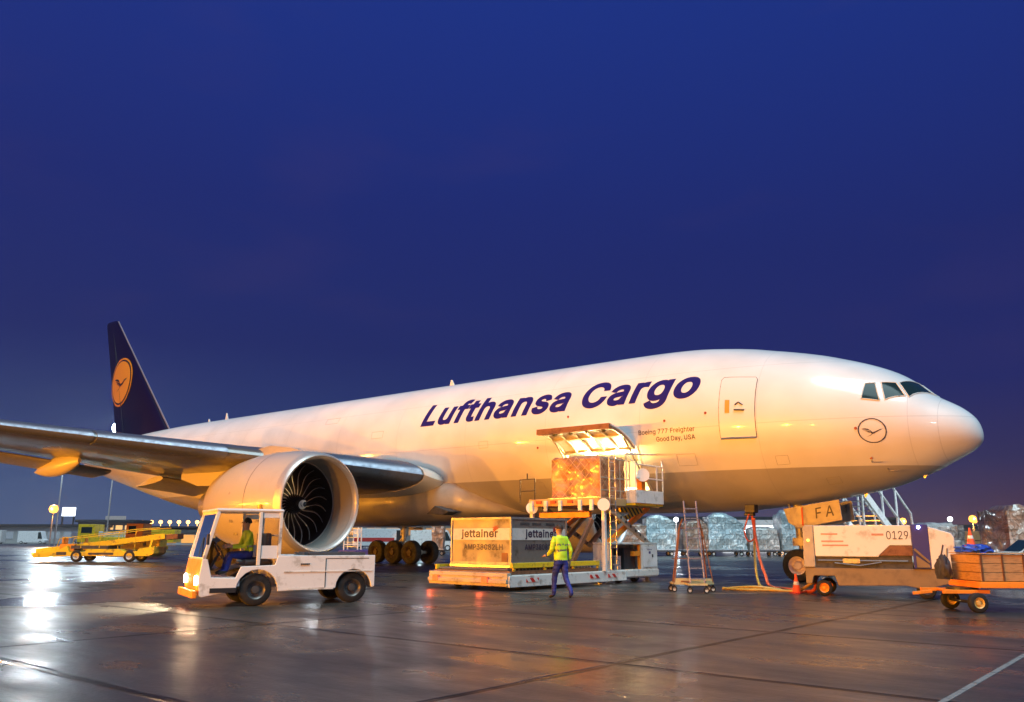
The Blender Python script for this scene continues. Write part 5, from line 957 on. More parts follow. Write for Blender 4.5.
for y in (-.8, .8):
    q.bar((1.72, y, 2.0), (1.95, y, 1.0), .07, .07); q.bar((.85, y, 2.0), (.85, y, .86), .07, .07); q.bar((.42, y, 2.0), (.42, y, 1.05), .07, .07)
q.bar((1.94, -.8, 1.0), (1.94, .8, 1.0), .05, .06); q.bar((1.72, -.8, 1.98), (1.72, .8, 1.98), .05, .06); q.bar((.42, -.8, 1.5), (.42, .8, 1.5), .04)
q.build('cab_frame', M['offwhite'], tt, bevel=.008)
wg = mat('windscreen_glass', (.9, .9, .9), .03, trans=1, alpha=1)
q = MB(); q.add([(1.745, -.76, 1.95), (1.745, .76, 1.95), (1.94, .76, 1.03), (1.94, -.76, 1.03)], [(0, 1, 2, 3)]); q.add([(1.739, -.76, 1.95), (1.739, .76, 1.95), (1.934, .76, 1.03), (1.934, -.76, 1.03)], [(3, 2, 1, 0)]); ws = q.build('windscreen', wg, tt, normals=False)
q = MB(); q.bar((1.97, .3, 1.05), (1.86, .1, 1.45), .02); q.build('wiper', M['black'], ws)
for y in (-.8, .8):
    for z0, z1 in ((1.0, 1.28), (1.88, 1.99)):
        q = MB(); q.box(.46, .80, y-.015, y+.015, z0, z1); q.build('rear_side_panel', M['white'], tt)
q = MB(); q.box(.5, .62, -.45, .45, 1.0, 1.55); q.box(.5, 1.05, -.45, .45, .84, .97); q.build('driver_seat', M['seat'], tt, bevel=.04)
q = MB(); q.tube([(1.75, 0, .6), (1.5, 0, 1.12)], .03, 8)
for i in range(20):
    a, c = 2*math.pi*i/20, 2*math.pi*(i+1)/20; u1 = lambda a: Vector((1.5+.19*math.sin(a)*.5, .2*math.cos(a), 1.14+.19*math.sin(a)*.86)); q.tube([u1(a), u1(c)], .015, 6)
q.build('steering_wheel', M['black'], tt, smooth=True)
for x in (.85, -1.26):
    for y in (-.66, .66): wheel('wheel', tt, (x, y, .34), .34, .24, rimm=mat('grey_rim', (.10, .095, .09), .4, metal=.4), rimr=.58)
q = MB(); q.box(-1.87, -1.75, -.2, .2, .34, .5); q.tube([(-1.93, 0, .3), (-1.93, 0, .56)], .03, 8); q.build('tow_hitch', M['black'], tt)
q = MB(); q.box(-1.7, .3, .851, .862, .70, .72); q.box(-.8, .2, .851, .858, .32, .36); q.build('side_trim', M['offwhite'], tt)
q = MB(); q.tube([(.7, 0, 2.07), (.7, 0, 2.2)], .06, 14); q.build('beacon', mat('beacon_amber', (.8, .3, .02), .2, coat=.5), tt, smooth=True)
for y in (-.6, .6):
    q = MB(); q.box(-1.77, -1.75, y-.12, y+.12, .62, .74); q.build('rear_light', mat('rear_red_lens', (.4, .02, .02), .2), tt)
q = MB(); q.tube([(1.9, .86, 1.3), (1.95, 1.02, 1.42)], .012, 6); q.box(1.92, 1.96, .98, 1.1, 1.3, 1.52); q.build('mirror', M['black'], tt)
q = MB(); q.box(-.62, -.60, .851, .856, .36, 1.0); q.box(-1.6, -.62, .851, .854, .985, 1.0); q.box(-.25, -.05, .851, .868, .86, .89); q.build('panel_seam', M['dark'], tt)
q = MB(); q.box(.46, .80, .80, .815, 1.281, 1.879); q.build('rear_quarter_glass', wg, tt)
q = MB(); q.box(1.28, 1.8, .8, .86, .30, .40); q.build('foot_step', M['black'], tt)
q = MB(); q.box(-1.6, -.3, -.6, .6, 1.056, 1.12); q.build('deck_mat', M['dark'], tt)
# driver, sitting, faces -Y (tractor forward); built facing -x
J = dict(pelvis=(0, 0, 1.03), waist=(-.02, 0, 1.16), chest=(-.06, 0, 1.38), neckb=(-.08, 0, 1.50), neck=(-.10, 0, 1.55), chin=(-.12, 0, 1.63), head=(-.12, 0, 1.70), crown=(-.11, 0, 1.76),
         sl=(-.07, -.19, 1.47), el=(-.17, -.25, 1.22), wl=(-.40, -.19, 1.20), hl=(-.48, -.16, 1.22), sr=(-.07, .19, 1.47), er=(-.17, .25, 1.22), wr=(-.40, .19, 1.20), hr=(-.48, .16, 1.22),
         pl=(-.02, -.09, 1.02), kl=(-.44, -.13, 1.03), al=(-.52, -.13, .70), tl=(-.68, -.13, .645), pr=(-.02, .09, 1.02), kr=(-.44, .13, 1.03), ar=(-.52, .13, .70), tr=(-.68, .13, .645))
E2 = list(BE); R2 = dict(BR); fingers(J, E2, R2, 'hl', -1, (-1, .2, .1), (0, .9, -.3)); fingers(J, E2, R2, 'hr', 1, (-1, -.2, .1), (0, -.9, -.3))
def col_seat(c):
    if c.z > 1.555: return 0
    if c.z < .70: return 3
    if c.x < -.42 and abs(c.y) < .25 and c.z > 1.14: return 0
    if c.z > 1.11: return 4 if (1.2 < c.z < 1.23 and abs(c.y) < .18) else 1
    return 2
person('person', 'tractor driver seated at the wheel in a yellow-green hi-vis jacket', (-11.26, -18.03, -.0), R(70), J, E2, R2, col_seat, 1.7, (-1, 0, 0))

# ---- ground power unit (local x along its side to the right, y away from the camera)
gp = thing('ground_power_unit', 'white and tan trailer-mounted ground power unit with dark blue band, by the nose wheel', 'power unit', (-2.75, -6.82, 0), R(15))
tan = mat('tan_paint', (.21, .15, .095), .45, var=.25, vscale=3)
q = MB(); q.prism([(-.42, .30), (-.42, .7), (3.0, .7), (2.85, .36), (2.3, .22), (1.9, .30), (.35, .26), (.28, .5), (-.22, .5), (-.28, .3)], -.03, 1.55); base = q.build('base_frame', tan, gp, bevel=.015)
q = MB(); q.prism([(-.45, .705), (-.42, 1.69), (-.36, 1.76), (-.16, 1.76), (-.16, .705)], -.05, 1.57); q.build('front_end_panel', M['cream'], gp, bevel=.02)
q = MB(); q.box(-.15, 2.1, -.02, 1.54, .705, 1.74); q.build('dark_inner_bay', M['dark'], gp)
q = MB(); q.prism([(-.15, 1.04), (-.15, 1.75), (2.12, 1.75), (2.12, 1.26), (1.62, 1.26), (1.36, 1.02), (1.34, .98), (-.15, .98)], -.05, 1.57); up_ = q.build('side_panel', M['white'], gp, bevel=.012)
q = MB(); q.prism([(1.62, 1.25), (1.36, 1.01), (2.12, 1.01), (2.12, 1.25)], -.045, 1.56); q.build('brown_vent_panel', M['rust'], gp, bevel=.01)
q = MB(); q.prism([(2.125, .705), (2.125, 1.775), (2.5, 1.765), (2.5, .705)], -.06, 1.58); q.build('blue_band', M['blue'], gp, bevel=.01)
q = MB(); q.prism([(2.505, .705), (2.505, 1.72), (3.0, 1.56), (3.06, 1.45), (3.06, .705)], -.05, 1.57); q.build('rear_end_panel', M['white'], gp, bevel=.02)
q = MB(); q.prism([(2.19, .74), (2.19, 1.02), (2.48, .80), (2.48, .74)], -.075, -.061); q.bar((2.16, -.07, 1.18), (2.48, -.07, .86), .012, .05); q.build('tan_bracket', tan, gp)
q = MB(); q.tube([(-.1, -.03, .88), (2.0, -.03, .88)], .02, 8); q.box(.5, .9, -.055, -.03, .82, .93); q.tube([(.3, -.045, .82), (.9, -.045, .76), (1.4, -.045, .85)], .018, 8); q.build('cable_rail', M['steel'], gp, smooth=True)
q = MB(); q.box(-.14, 2.1, -.0305, -.0205, .83, .865); q.build('bay_strip', M['black'], gp)
plane_text('lettering', '0129', M['ink'], gp, (1.56, -.054, 1.41), (1, 0, 0), (0, 0, 1), .50, .20, bold=.0)
q = MB()
for k, (x0, x1, z) in enumerate(((.02, .42, 1.52), (.02, .55, 1.34), (.04, .66, 1.24))):
    q.box(x0, x1, -.0535, -.0505, z, z+.035)
q.build('faded_marking', mat('faded_red_marking', (.5, .25, .2), .5), gp)
q = MB(); q.box(1.22, 1.5, -.0535, -.0505, 1.5, 1.55); q.build('faded_marking', mat('faded_red_marking'), gp)
q = MB()
for k in range(4): q.box(-.4-.06, -.44, .2+k*.32, .42+k*.32, .95, 1.5)
q.build('end_grille', M['dark'], gp)
q = MB(); q.tube([(-.30, -.06, 1.38), (-.30, -.075, 1.38)], .035, 14); q.build('amber_side_lamp', glow('amber_lamp_glow', (1, .5, .08), 4), gp)
q = MB(); q.tube([(2.3, -.065, 1.70), (2.3, -.09, 1.70)], .04, 14); q.build('white_side_lamp', glow('white_lamp_glow', (.85, .9, 1), 12), gp)
for x, y in ((0, .1), (0, 1.35)): wheel('wheel', gp, (x, y, .2), .2, .16, rimm=M['orange'], rimr=.6)
for x, y in ((2.35, .08), (2.35, 1.3)): wheel('wheel', gp, (x, y, .22), .22, .18, rimm=M['dark'], rimr=.55)
q = MB(); q.tube([(3.05, .4, .45), (3.5, .7, .35)], .035, 8); q.tube([(3.05, 1.1, .45), (3.5, .7, .35)], .035, 8); q.build('tow_bar', M['steel'], gp)
for z in (.8, 1.1):
    q = MB(); q.box(3.06, 3.075, .15, 1.35, z, z+.2); q.build('rear_vent', M['dark'], gp)
q = MB(); q.bar((2.8, -.055, 1.28), (2.74, -.055, 1.05), .02, .03); q.bar((2.88, -.055, 1.2), (2.86, -.055, .98), .02, .03); q.build('dark_marking', M['ink'], gp)

# ---- baggage dolly at the right with its crate, tarp, bag and cone
dl_loc = Vector((1.34, -9.85, 0)); DR = R(39.969)
dy = thing('flatbed_dolly', 'orange flatbed trailer with small wheels at the right edge, carrying a plank crate', 'trailer', dl_loc, DR)
q = MB(); q.box(.06, 3.7, -.06, -.0, .47, .56); q.box(.06, 3.7, 1.1, 1.16, .47, .56); q.box(.06, .14, 0, 1.1, .47, .56); q.box(.08, 3.68, -.03, 1.13, .561, .59); q.build('deck', M['orange'], dy, bevel=.008)
q = MB(); q.box(-.62, .3, .05, .13, .36, .43); q.box(-.62, .3, .95, 1.03, .36, .43); q.box(-.3, .3, .13, .95, .38, .42); q.bar((-.62, .54, .38), (-1.0, .54, .34), .06); q.build('steering_frame', M['orange'], dy, bevel=.006)
q = MB(); q.tube([(0, .54, .42), (0, .54, .47)], .3, 20); q.tube([(0, .0, .19), (0, 1.05, .19)], .03, 8); 
for y in (.09, .99): q.box(-.05, .05, y-.03, y+.03, .18, .36)
q.build('axle', M['black'], dy)
for x in (0, 2.9):
    for y in (.0, 1.05): wheel('wheel', dy, (x, y, .19), .19, .13, rimm=mat('yellow_rim', (.6, .4, .12), .45), rimr=.55)
cr = thing('plank_crate', 'long wooden crate of stacked planks on the flatbed trailer', 'crate', dl_loc + Vector((math.cos(DR)*.12, math.sin(DR)*.12, .592)), DR)
q = MB()
for k in range(3): q.box(0, 3.7, .0, 1.08, .17*k+.01, .17*k+.172)
bb = q.build('planks', M['wood'], cr, bevel=.006)
for k in range(9):
    q = MB(); q.box(.02+k*.42, .05+k*.42, -.018, -.001, .0, .53); q.build('strap', mat('dark_strap', (.12, .05, .02), .6), cr)
q = MB(); q.box(-.02, 3.72, -.03, 1.1, .532, .55); q.build('lid', M['wood'], cr)
def on_dolly(x, y, z): return dl_loc + Vector((math.cos(DR)*x - math.sin(DR)*y, math.sin(DR)*x + math.cos(DR)*y, z))
def crumple(w, d, h, seed, rough, n=10, squash=1.0):
    bm = bmesh.new(); bmesh.ops.create_icosphere(bm, subdivisions=4, radius=1); 
    for v in bm.verts:
        p = v.co.copy(); k = 1 + rough*blob_noise(p, 2.2, seed) + rough*.6*blob_noise(p, 5.5, seed+1); z = max(0, p.z*k + .35) if True else 0
        v.co = Vector((p.x*k*w/2, p.y*k*d/2, z/1.35*h))
    q = MB(); bm.verts.index_update(); q.add([v.co.copy() for v in bm.verts], [[v.index for v in f.verts] for f in bm.faces]); bm.free(); return q
tp = crumple(.62, .7, .16, 4, .35).build('folded_tarp', M['tarp'], None, smooth=True); tp.location = on_dolly(.26, .4, 1.142); tp.rotation_euler = (0, 0, DR); tag(tp, 'crumpled bright blue tarpaulin on the crate beside the cone', 'tarpaulin')
bgm = mat('dark_bag_cloth', (.03, .03, .05), .6, bump=.5, bscale=8, var=.4)
bgq = crumple(.22, .5, .5, 9, .25).build('cloth_bag', bgm, None, smooth=True); bgq.location = on_dolly(-.12, .95, .6); bgq.rotation_euler = (0, 0, DR); tag(bgq, 'dark bundled cloth bag standing at the left end of the plank crate', 'bag')
def cone(loc, h, label, group='traffic cones'):
    t_ = thing('traffic_cone', label, 'traffic cone', loc, 0, group); q = MB(); q.box(-h*.3, h*.3, -h*.3, h*.3, 0, h*.05); q.build('base', M['red'], t_, bevel=.01)
    q = MB(); pr = [(h*.05, h*.23), (h*.4, h*.16), (h*.4001, h*.162), (h*.62, h*.115), (h*.6201, h*.113), (h, h*.045)]; q.lathe(pr, (0, 0, 0), (0, 0, 1), 24, False, True); q.build('cone_body', mat('cone_orange', (.9, .12, .04), .45), t_, smooth=True)
    q = MB(); q.lathe([(h*.42, h*.162), (h*.60, h*.124)], (0, 0, 0), (0, 0, 1), 24); q.build('white_sleeve', M['white'], t_, smooth=True)
cone((-3.75, -6.11, 0), .5, 'orange traffic cone on the ground in front of the nose wheel')
cone(on_dolly(.22, .4, 1.27), .36, 'orange and white traffic cone standing on the blue tarpaulin')

# ---- wheeled maintenance ladder
ml = thing('wheeled_ladder', 'free-standing metal maintenance ladder on castors under the fuselage', 'ladder', (-5.95, -7.75, 0), R(40)); ml.scale = (.84, .9, .97)
q = MB()
for x in (-.2, .2): q.tube([(x*1.12, -.62, .28), (x, .0, 2.5)], .028, 8)
q.build('stile', M['alum'], ml, smooth=True)
for k in range(8):
    u_ = (k+.4)/8.2; q = MB(); q.box(-.21, .21, -.62+.62*u_-.04, -.62+.62*u_+.04, .28+2.22*u_-.015, .28+2.22*u_+.015); q.build('rung', M['alum'], ml)
q = MB()
for x in (-1, 1): q.tube([(x*.56, .45, .26), (x*.36, .1, 1.75), (x*.27, -.05, 2.0)], .024, 8); q.tube([(x*.62, -.1, .26), (x*.36, .0, 1.75)], .02, 8); q.tube([(x*.22, -.6, .3), (x*.56, .4, .3)], .02, 8)
q.tube([(-.56, .45, .9), (.56, .45, .9)], .015, 8); q.tube([(-.36, .08, 1.75), (.36, .08, 1.75)], .018, 8); q.build('side_support', M['rust'], ml, smooth=True)
q = MB()
for a, c in (((-.64, -.1), (.64, -.1)), ((-.64, .5), (.64, .5)), ((-.3, -.66), (.3, -.66)), ((-.62, -.1), (-.62, .5)), ((.62, -.1), (.62, .5)), ((-.28, -.66), (-.28, .5)), ((.28, -.66), (.28, .5))): q.bar((*a, .24), (*c, .24), .05)
q.box(-.62, .62, -.1, -.06, .27, .38); q.build('base_frame', mat('pale_yellow_paint', (.55, .48, .25), .5, var=.3), ml)
for x, y in ((-.62, -.05), (.62, -.05), (-.26, -.66), (.26, -.66), (-.62, .5), (.62, .5)):
    wheel('castor', ml, (x, y, .09), .09, .05, n=16); q = MB(); q.box(x-.035, x+.035, y-.02, y+.02, .1, .24); q.build('castor_fork', M['black'], ml)
# ---- hoses
def bez(pts, n=14):
    P_ = [Vector(p) for p in pts]; o = []
    for i in range(len(P_)-1):
        p0, p1, p2, p3 = P_[max(0, i-1)], P_[i], P_[i+1], P_[min(len(P_)-1, i+2)]
        for j in range(n):
            u_ = j/n; o.append(.5*((2*p1) + (p2-p0)*u_ + (2*p0-5*p1+4*p2-p3)*u_*u_ + (3*p1-p0-3*p2+p3)*u_**3))
    return o + [P_[-1]]
hz = thing('power_cable', 'orange and yellow ground power cables hanging from the belly down to the power unit', 'cable', (-6.95, -1.5, 0))
def rel(p): return Vector(p) - Vector((-6.95, -1.5, 0))
q = MB(); q.box(-.18, .18, -.15, .15, 2.28, 2.56); q.box(-.24, .1, -.1, .1, 2.18, 2.28); q.build('plug', M['black'], hz, bevel=.02)
q = MB(); q.tube([rel(p) for p in bez([(-6.95, -1.5, 2.3), (-6.85, -1.6, 1.75), (-6.7, -1.8, 1.3), (-6.4, -2.3, .75), (-5.9, -3.1, .3), (-5.3, -4.2, .045), (-4.4, -5.2, .04), (-3.4, -5.9, .06), (-3.15, -6.3, .45)])], .045, 10); q.build('orange_cable', mat('orange_rubber', (.6, .10, .04), .5), hz, smooth=True)
q = MB(); q.tube([rel(p) for p in bez([(-6.98, -1.45, 2.3), (-6.9, -1.5, 1.8), (-6.85, -1.65, 1.2), (-6.75, -1.9, .7), (-6.5, -2.4, .25), (-5.9, -3.6, .045), (-5.4, -4.6, .04), (-5.3, -5.6, .04), (-4.6, -5.9, .04), (-3.9, -5.7, .04), (-3.1, -6.5, .35)])], .04, 10); q.build('yellow_cable', mat('yellow_rubber', (.55, .33, .05), .5), hz, smooth=True)
q = MB(); q.tube([rel(p) for p in bez([(-7.0, -1.6, 2.25), (-7.15, -1.7, 1.7), (-7.0, -1.75, 1.35), (-6.8, -1.7, 1.5), (-6.82, -1.6, 2.1)])], .03, 8); q.build('cable_loop', mat('orange_rubber'), hz, smooth=True)
q = MB(); q.tube([rel(p) for p in bez([(-5.9, -6.1, .04), (-5.2, -6.2, .035), (-4.6, -5.9, .035), (-4.7, -5.5, .035), (-5.4, -5.6, .035), (-5.8, -5.9, .035), (-5.0, -6.0, .11), (-4.4, -5.6, .04)])], .035, 8); q.build('coiled_end', mat('yellow_rubber'), hz, smooth=True)

# ---- passenger stairs on the far side
sv = thing('boarding_stairs', 'white metal boarding stairs beyond the nose of the aircraft', 'stairs', (-6.6, 4.0, 0))
q = MB()
for x in (-.8, .8): q.bar((x, -.1, 4.62), (x, 10.2, .02), .1, .36)
q.build('stringer', M['white'], sv)
for k in range(24):
    u_ = (k+.5)/24; q = MB(); q.box(-.76, .76, 10.2*u_-.16, 10.2*u_+.16, 4.62*(1-u_)-.02, 4.62*(1-u_)+.02); q.build('tread', M['alum'], sv)
q = MB(); q.box(-.9, .9, -.8, .4, 4.5, 4.62)
q.build('top_platform', M['white'], sv)
q = MB()
for x in (-.82, .82):
    for off in (1.0, 2.2): q.tube([(x, -.1, 4.6+off*.9), (x, 3.2, 3.2+off), (x, 9.4, .4+off), (x, 9.9, .2)], .055, 8)
    for y in (1.0, 3.0, 5.2, 7.2): z = 4.62-y*.45; q.tube([(x, y, z), (x, y, z+2.2)], .05, 8)
q.build('handrail', M['white'], sv, smooth=True)
q = MB()
for x in (-.8, .8):
    for y in (2.6, 6.3): q.tube([(x, y, .1), (x, y, 4.55-y*.45)], .05, 8)
    q.tube([(x, 2.6, .3), (x, 6.3, 1.7)], .035, 8)
q.box(-.9, .9, 2.0, 7.2, .3, .42); q.build('undercarriage', M['offwhite'], sv)
for x in (-.8, .8):
    for y in (2.6, 6.6): wheel('wheel', sv, (x, y, .25), .25, .16, axis=(1, 0, 0), n=16)

lamp('unseen_far_spot', 'SPOT', (12, 12, 9), 14000, (.8, .95, 1), target=(-6, 10, 2), size=.5, spot_size=R(70), spot_blend=.5)  # unseen spot added to brighten the boarding stairs
# ---- yellow belt loaders
def belt_loader(loc, rz, label):
    t_ = thing('belt_loader', label, 'belt loader', loc, rz, 'yellow belt loaders on the left of the apron')
    a, c = Vector((-2.6, .8, .52)), Vector((5.0, .8, 1.45)); q = MB(); 
    q.bar(a, c, .9, .16); q.bar(a + Vector((0, -.5, .06)), c + Vector((0, -.5, .06)), .08, .32); q.bar(a + Vector((0, .5, .06)), c + Vector((0, .5, .06)), .08, .32); bm_ = q.build('conveyor_boom', M['yellow'], t_, bevel=.01)
    q = MB(); q.bar(a + Vector((0, 0, .1)), c + Vector((0, 0, .1)), .86, .05); q.build('belt', M['rubber'], bm_)
    q = MB(); q.bar(c, c + Vector((.75, 0, .06)), .95, .3); q.build('boom_end', M['rust'], bm_, bevel=.02)
    q = MB(); q.prism([(-2.5, .25), (-2.7, .5), (-1.2, .62), (-.6, .95), (-.45, .6), (.45, .6), (.6, .75), (2.6, .75), (2.75, .62), (3.55, .62), (3.7, .8), (4.6, .9), (4.6, .5), (4.3, .35), (3.6, .35), (2.6, .35), (.5, .35), (-.5, .35)], -.1, 1.7); ch = q.build('chassis', M['yellow'], t_, bevel=.015)
    q = MB(); q.box(-1.2, -.6, -.105, -.1, .4, .58); q.box(.7, 2.2, -.11, -.1, .42, .55); q.box(-.4, 1.8, -.02, 1.6, .76, .95); q.build('dark_underside', M['dark'], ch)
    q = MB(); q.bar((4.1, .3, .6), (4.3, .3, 1.35), .1, .12); q.bar((4.1, 1.3, .6), (4.3, 1.3, 1.35), .1, .12); q.bar((.2, .3, .7), (1.2, .3, 1.0), .08); q.build('boom_lift_arm', M['yellow'], t_)
    q = MB(); q.box(-1.1, -.2, .0, .5, .62, 1.05); q.box(-1.0, -.85, .0, .5, 1.05, 1.45); q.build('operator_seat', M['orange'], t_, bevel=.04)
    q = MB()
    for y in (-.05, 1.65): q.tube([(-1.3, y, .6), (-1.1, y, 1.35), (.2, y, 1.5), (3.4, y, 1.9), (4.8, y, 2.0)], .025, 8); 
    for x in (.2, 1.3, 2.4, 3.4): q.tube([(x, -.05, .8), (x, -.05, 1.5+(x-.2)*.125)], .02, 8)
    q.build('guard_rail', M['yellow'], t_, smooth=True)
    for x in (0, 3.15):
        for y in (-.0, 1.6): wheel('wheel', t_, (x, y, .35), .35, .24, n=20)
    q = MB(); q.tube([(-2.55, -.11, .5), (-2.6, -.11, .5)], .06, 10); q.build('work_lamp', glow('amber_lamp_glow', None, 0) if False else mat('amber_lamp_glow'), t_)
    return t_
belt_loader((-47.1, -6.5, 0), R(40), 'nearest yellow belt loader, its boom sloping up to the right')
b2 = belt_loader((-73.0, 6.0, 0), R(44), 'second yellow belt loader, parked behind the nearest one')
ob = thing('container_lift', 'small orange equipment cabin on a yellow frame behind the belt loaders', 'lift vehicle', (-61.8, 4.0, 0), R(40))
q = MB(); q.box(-.7, .7, 0, 1.6, 1.35, 2.55); q.build('cabin', M['orange'], ob, bevel=.05); q = MB(); q.box(-.5, .1, -.012, -.001, 1.75, 2.35); q.build('window', M['glass'], ob)
q = MB(); q.box(-2.6, 2.2, 0, 1.6, .5, .8); q.box(-.8, .8, 0, 1.6, .8, 1.35); q.box(1.0, 2.1, .1, 1.5, .8, 1.7); q.build('chassis', M['yellow'], ob, bevel=.03)
q = MB(); q.tube([(-2.5, 0, .8), (-2.5, 0, 1.9), (-.8, 0, 1.9)], .03, 8); q.tube([(.8, 0, 1.8), (2.1, 0, 1.9)], .03, 8); q.build('guard_rail', M['yellow'], ob)
for x in (-1.8, 1.5):
    for y in (.1, 1.5): wheel('wheel', ob, (x, y, .35), .35, .24, n=18)
hl_ = thing('yellow_flatbed_vehicle', 'long low yellow cargo transporter behind the yellow belt loaders', 'vehicle', (-95.6, 18.7, 0), R(40))
q = MB(); q.box(-5, 6.5, 0, 2.4, .9, 1.5); q.box(-5, -3, 0, 2.4, 1.5, 3.0); q.box(3.6, 6.5, .2, 2.2, 1.5, 2.4); q.build('deck', M['yellow'], hl_, bevel=.05); q = MB(); q.box(-4.6, -3.3, -.02, -.001, 2.0, 2.7); q.build('cab_window', M['glass'], hl_)
q = MB(); q.box(-2.6, 3.2, .2, 2.2, 1.501, 2.2); q.build('load', M['offwhite'], hl_, bevel=.05)
for x in (-4, -2.6, 3.2, 4.6): wheel('wheel', hl_, (x, .15, .45), .45, .3, n=16)

# ---- wrapped pallets beyond the aircraft
for a in ((-34.6, 35.3, 2.4, 2.2, 2.3, 1, 11, 'low brown wrapped pallet right of the loader, seen under the belly', 0), (-33.2, 37.5, 2.6, 2.3, 3.0, 0, 12, 'blue-green wrapped pallet behind the brown one, between loader and ladder', .15),
          (-31.2, 40.1, 2.2, 2.3, 2.6, 1, 14, 'brown wrapped pallet showing through the rungs of the wheeled ladder', 0), (-28.9, 41.6, 3.4, 2.3, 3.2, 0, 15, 'largest blue-green wrapped pallet, its top sloping down to the right of the ladder', .45),
          (-26.4, 43.6, 2.6, 2.3, 2.0, 2, 16, 'low grey-brown wrapped pallet left of the hanging cables', 0), (-24.3, 45.3, 2.3, 2.3, 3.5, 0, 17, 'tall pale wrapped pallet right of the hanging cables', 0), (-22.2, 47.1, 2.3, 2.2, 2.9, 0, 18, 'pale wrapped pallet beside the nose wheel, top sloping away', .5),
          (-47.4, 24.1, 1.0, 2.0, 3.4, 1, 19, 'narrow orange-brown wrapped pallet left of the freight container', 0), (-47.6, 27.3, 1.0, 2.0, 3.2, 0, 20, 'narrow pale wrapped pallet just left of the freight container edge', 0)):
    bg_pallet(a[0], a[1], a[2], a[3], a[4], a[5], a[6], a[7], slope=a[8], dl='low dark dolly under the ' + a[7].split(',')[0].replace(' showing through the rungs of the wheeled ladder', ' behind the ladder').replace('in view', ''))
bg_pallet(-6.9, 21.6, 2.3, 2.3, 1.8, 2, 31, 'grey film-wrapped pallet behind the power unit and blue tarpaulin', rz=R(45), dl='low dark dolly under the grey film-wrapped pallet')
bg_pallet(-2.4, 18.9, 2.6, 2.3, 2.55, 1, 32, 'tall rounded brown wrapped pallet at the right edge behind the white car', rz=R(45), dl='low dark dolly under the tall rounded pallet at the right edge')
cs = thing('crate_stack', 'stack of brown wooden crates between the two wrapped pallets at right', 'crates', (-6.0, 29.0, 0), R(40))
for k in range(3):
    q = MB(); q.box(-1.2, .9+.1*k, 0, 1.5, .2+k*.6, .75+k*.6); q.build('crate', M['wood'], cs, bevel=.02); q = MB(); q.box(-1.2, 1.0, .05, 1.4, .1+k*.6, .195+k*.6); q.build('slat_base', M['rust'], cs)
q = MB(); q.box(-1.2, 1.0, .05, 1.4, 0, .08); q.build('slat_base', M['rust'], cs)
# ---- white car at the right edge
car = thing('parked_car', 'white estate car at the right edge behind the plank crate', 'car', (-.7, 12.1, 0), R(215))
prof = [(2.15, .3), (2.2, .62), (2.0, .82), (1.0, .95), (.35, 1.42), (-1.6, 1.46), (-2.1, 1.0), (-2.2, .5), (-2.1, .28), (-1.75, .28)] + arc(-1.35, .3, .36, 180, 0, 8) + arc(1.35, .3, .36, 180, 0, 8)
rings = []
q = MB()
for y, k in ((-.86, .0), (-.84, 1), (.84, 1), (.86, 0)): rings.append([(x, y*(1 if z < .95 else .86), z) for x, z in prof])
q.loft([rings[1], rings[2]], True, True); q.build('body', M['white'], car, bevel=.03)
q = MB(); q.prism([(.93, .98), (.38, 1.37), (-.5, 1.40), (-.5, .98)], -.80, .80); q.prism([(-.58, .98), (-.58, 1.40), (-1.55, 1.40), (-1.95, 1.0)], -.80, .80)
for side in (-1, 1): pass
q.build('side_window', M['glass'], car)
q = MB(); q.add([(1.0, -.66, .975), (1.0, .66, .975), (.40, .64, 1.41), (.40, -.64, 1.41)], [(0, 1, 2, 3)]); q.add([(1.03, -.66, .965), (1.03, .66, .965), (.42, .64, 1.42), (.42, -.64, 1.42)], [(0, 1, 2, 3)]); q.build('windscreen', M['glass'], car, normals=False)
for x in (-1.35, 1.35):
    for y in (-.75, .75): wheel('wheel', car, (x, y, .31), .31, .2, n=20)
for y in (-.62, .62):
    q = MB(); q.box(2.12, 2.19, y-.16, y+.16, .6, .72); q.build('headlight', M['alum'], car, bevel=.02)

# ---- service items under the wing
ss = thing('service_steps', 'white access steps with a dark blue base beyond the engine', 'steps', (-43.2, 11.0, 0), R(40))
q = MB()
for x in (-.55, .45): q.tube([(x, 0, .3), (x, 0, 3.6)], .05, 8); q.tube([(x, 1.4, .3), (x, 1.4, 3.6)], .05, 8)
for z in (1.0, 1.9, 2.8, 3.6): q.bar((-.55, 0, z), (.45, 0, z), .06); q.bar((-.55, 1.4, z), (.45, 1.4, z), .06)
q.build('frame', M['white'], ss)
for k in range(8): q = MB(); q.box(-.5, .4, .1+k*.16, .25+k*.16, .5+k*.32, .54+k*.32); q.build('step', M['alum'], ss)
q = MB(); q.box(-.9, 2.0, -.2, 1.6, .12, .62); q.build('base', M['blue'], ss, bevel=.03)
for x in (-.5, 1.5): wheel('wheel', ss, (x, -.1, .18), .18, .12, n=14)
def van(loc, rz, col, label, L=5.2, h=2.3, group='service vans and trucks in the distance', red=False):
    t_ = thing('service_van', label, 'van', loc, rz, group)
    q = MB(); q.prism([(L/2, .35), (L/2+.05, .9), (L/2-.5, 1.15), (L/2-1.1, h-.1), (L/2-1.3, h), (-L/2, h), (-L/2, .35)], -1, 1); q.build('body', col, t_, bevel=.06)
    q = MB(); q.prism([(L/2-.6, 1.2), (L/2-1.1, h-.25), (L/2-1.7, h-.25), (L/2-1.7, 1.2)], -1.01, 1.01); q.build('window', M['glass'], t_)
    if red: q = MB(); q.box(-L/2+.2, L/2-2, -1.02, -1.001, 1.0, 1.6); q.build('red_stripe', M['red'], t_)
    for x in (-L/2+1, L/2-1): 
        for y in (-.9, .9): wheel('wheel', t_, (x, y, .38), .38, .24, n=14)
van((-96.8, 60.8, 0), R(42), M['white'], 'white truck with a red stripe far under the wing, above the main wheels', 8.5, 3.0, red=True)
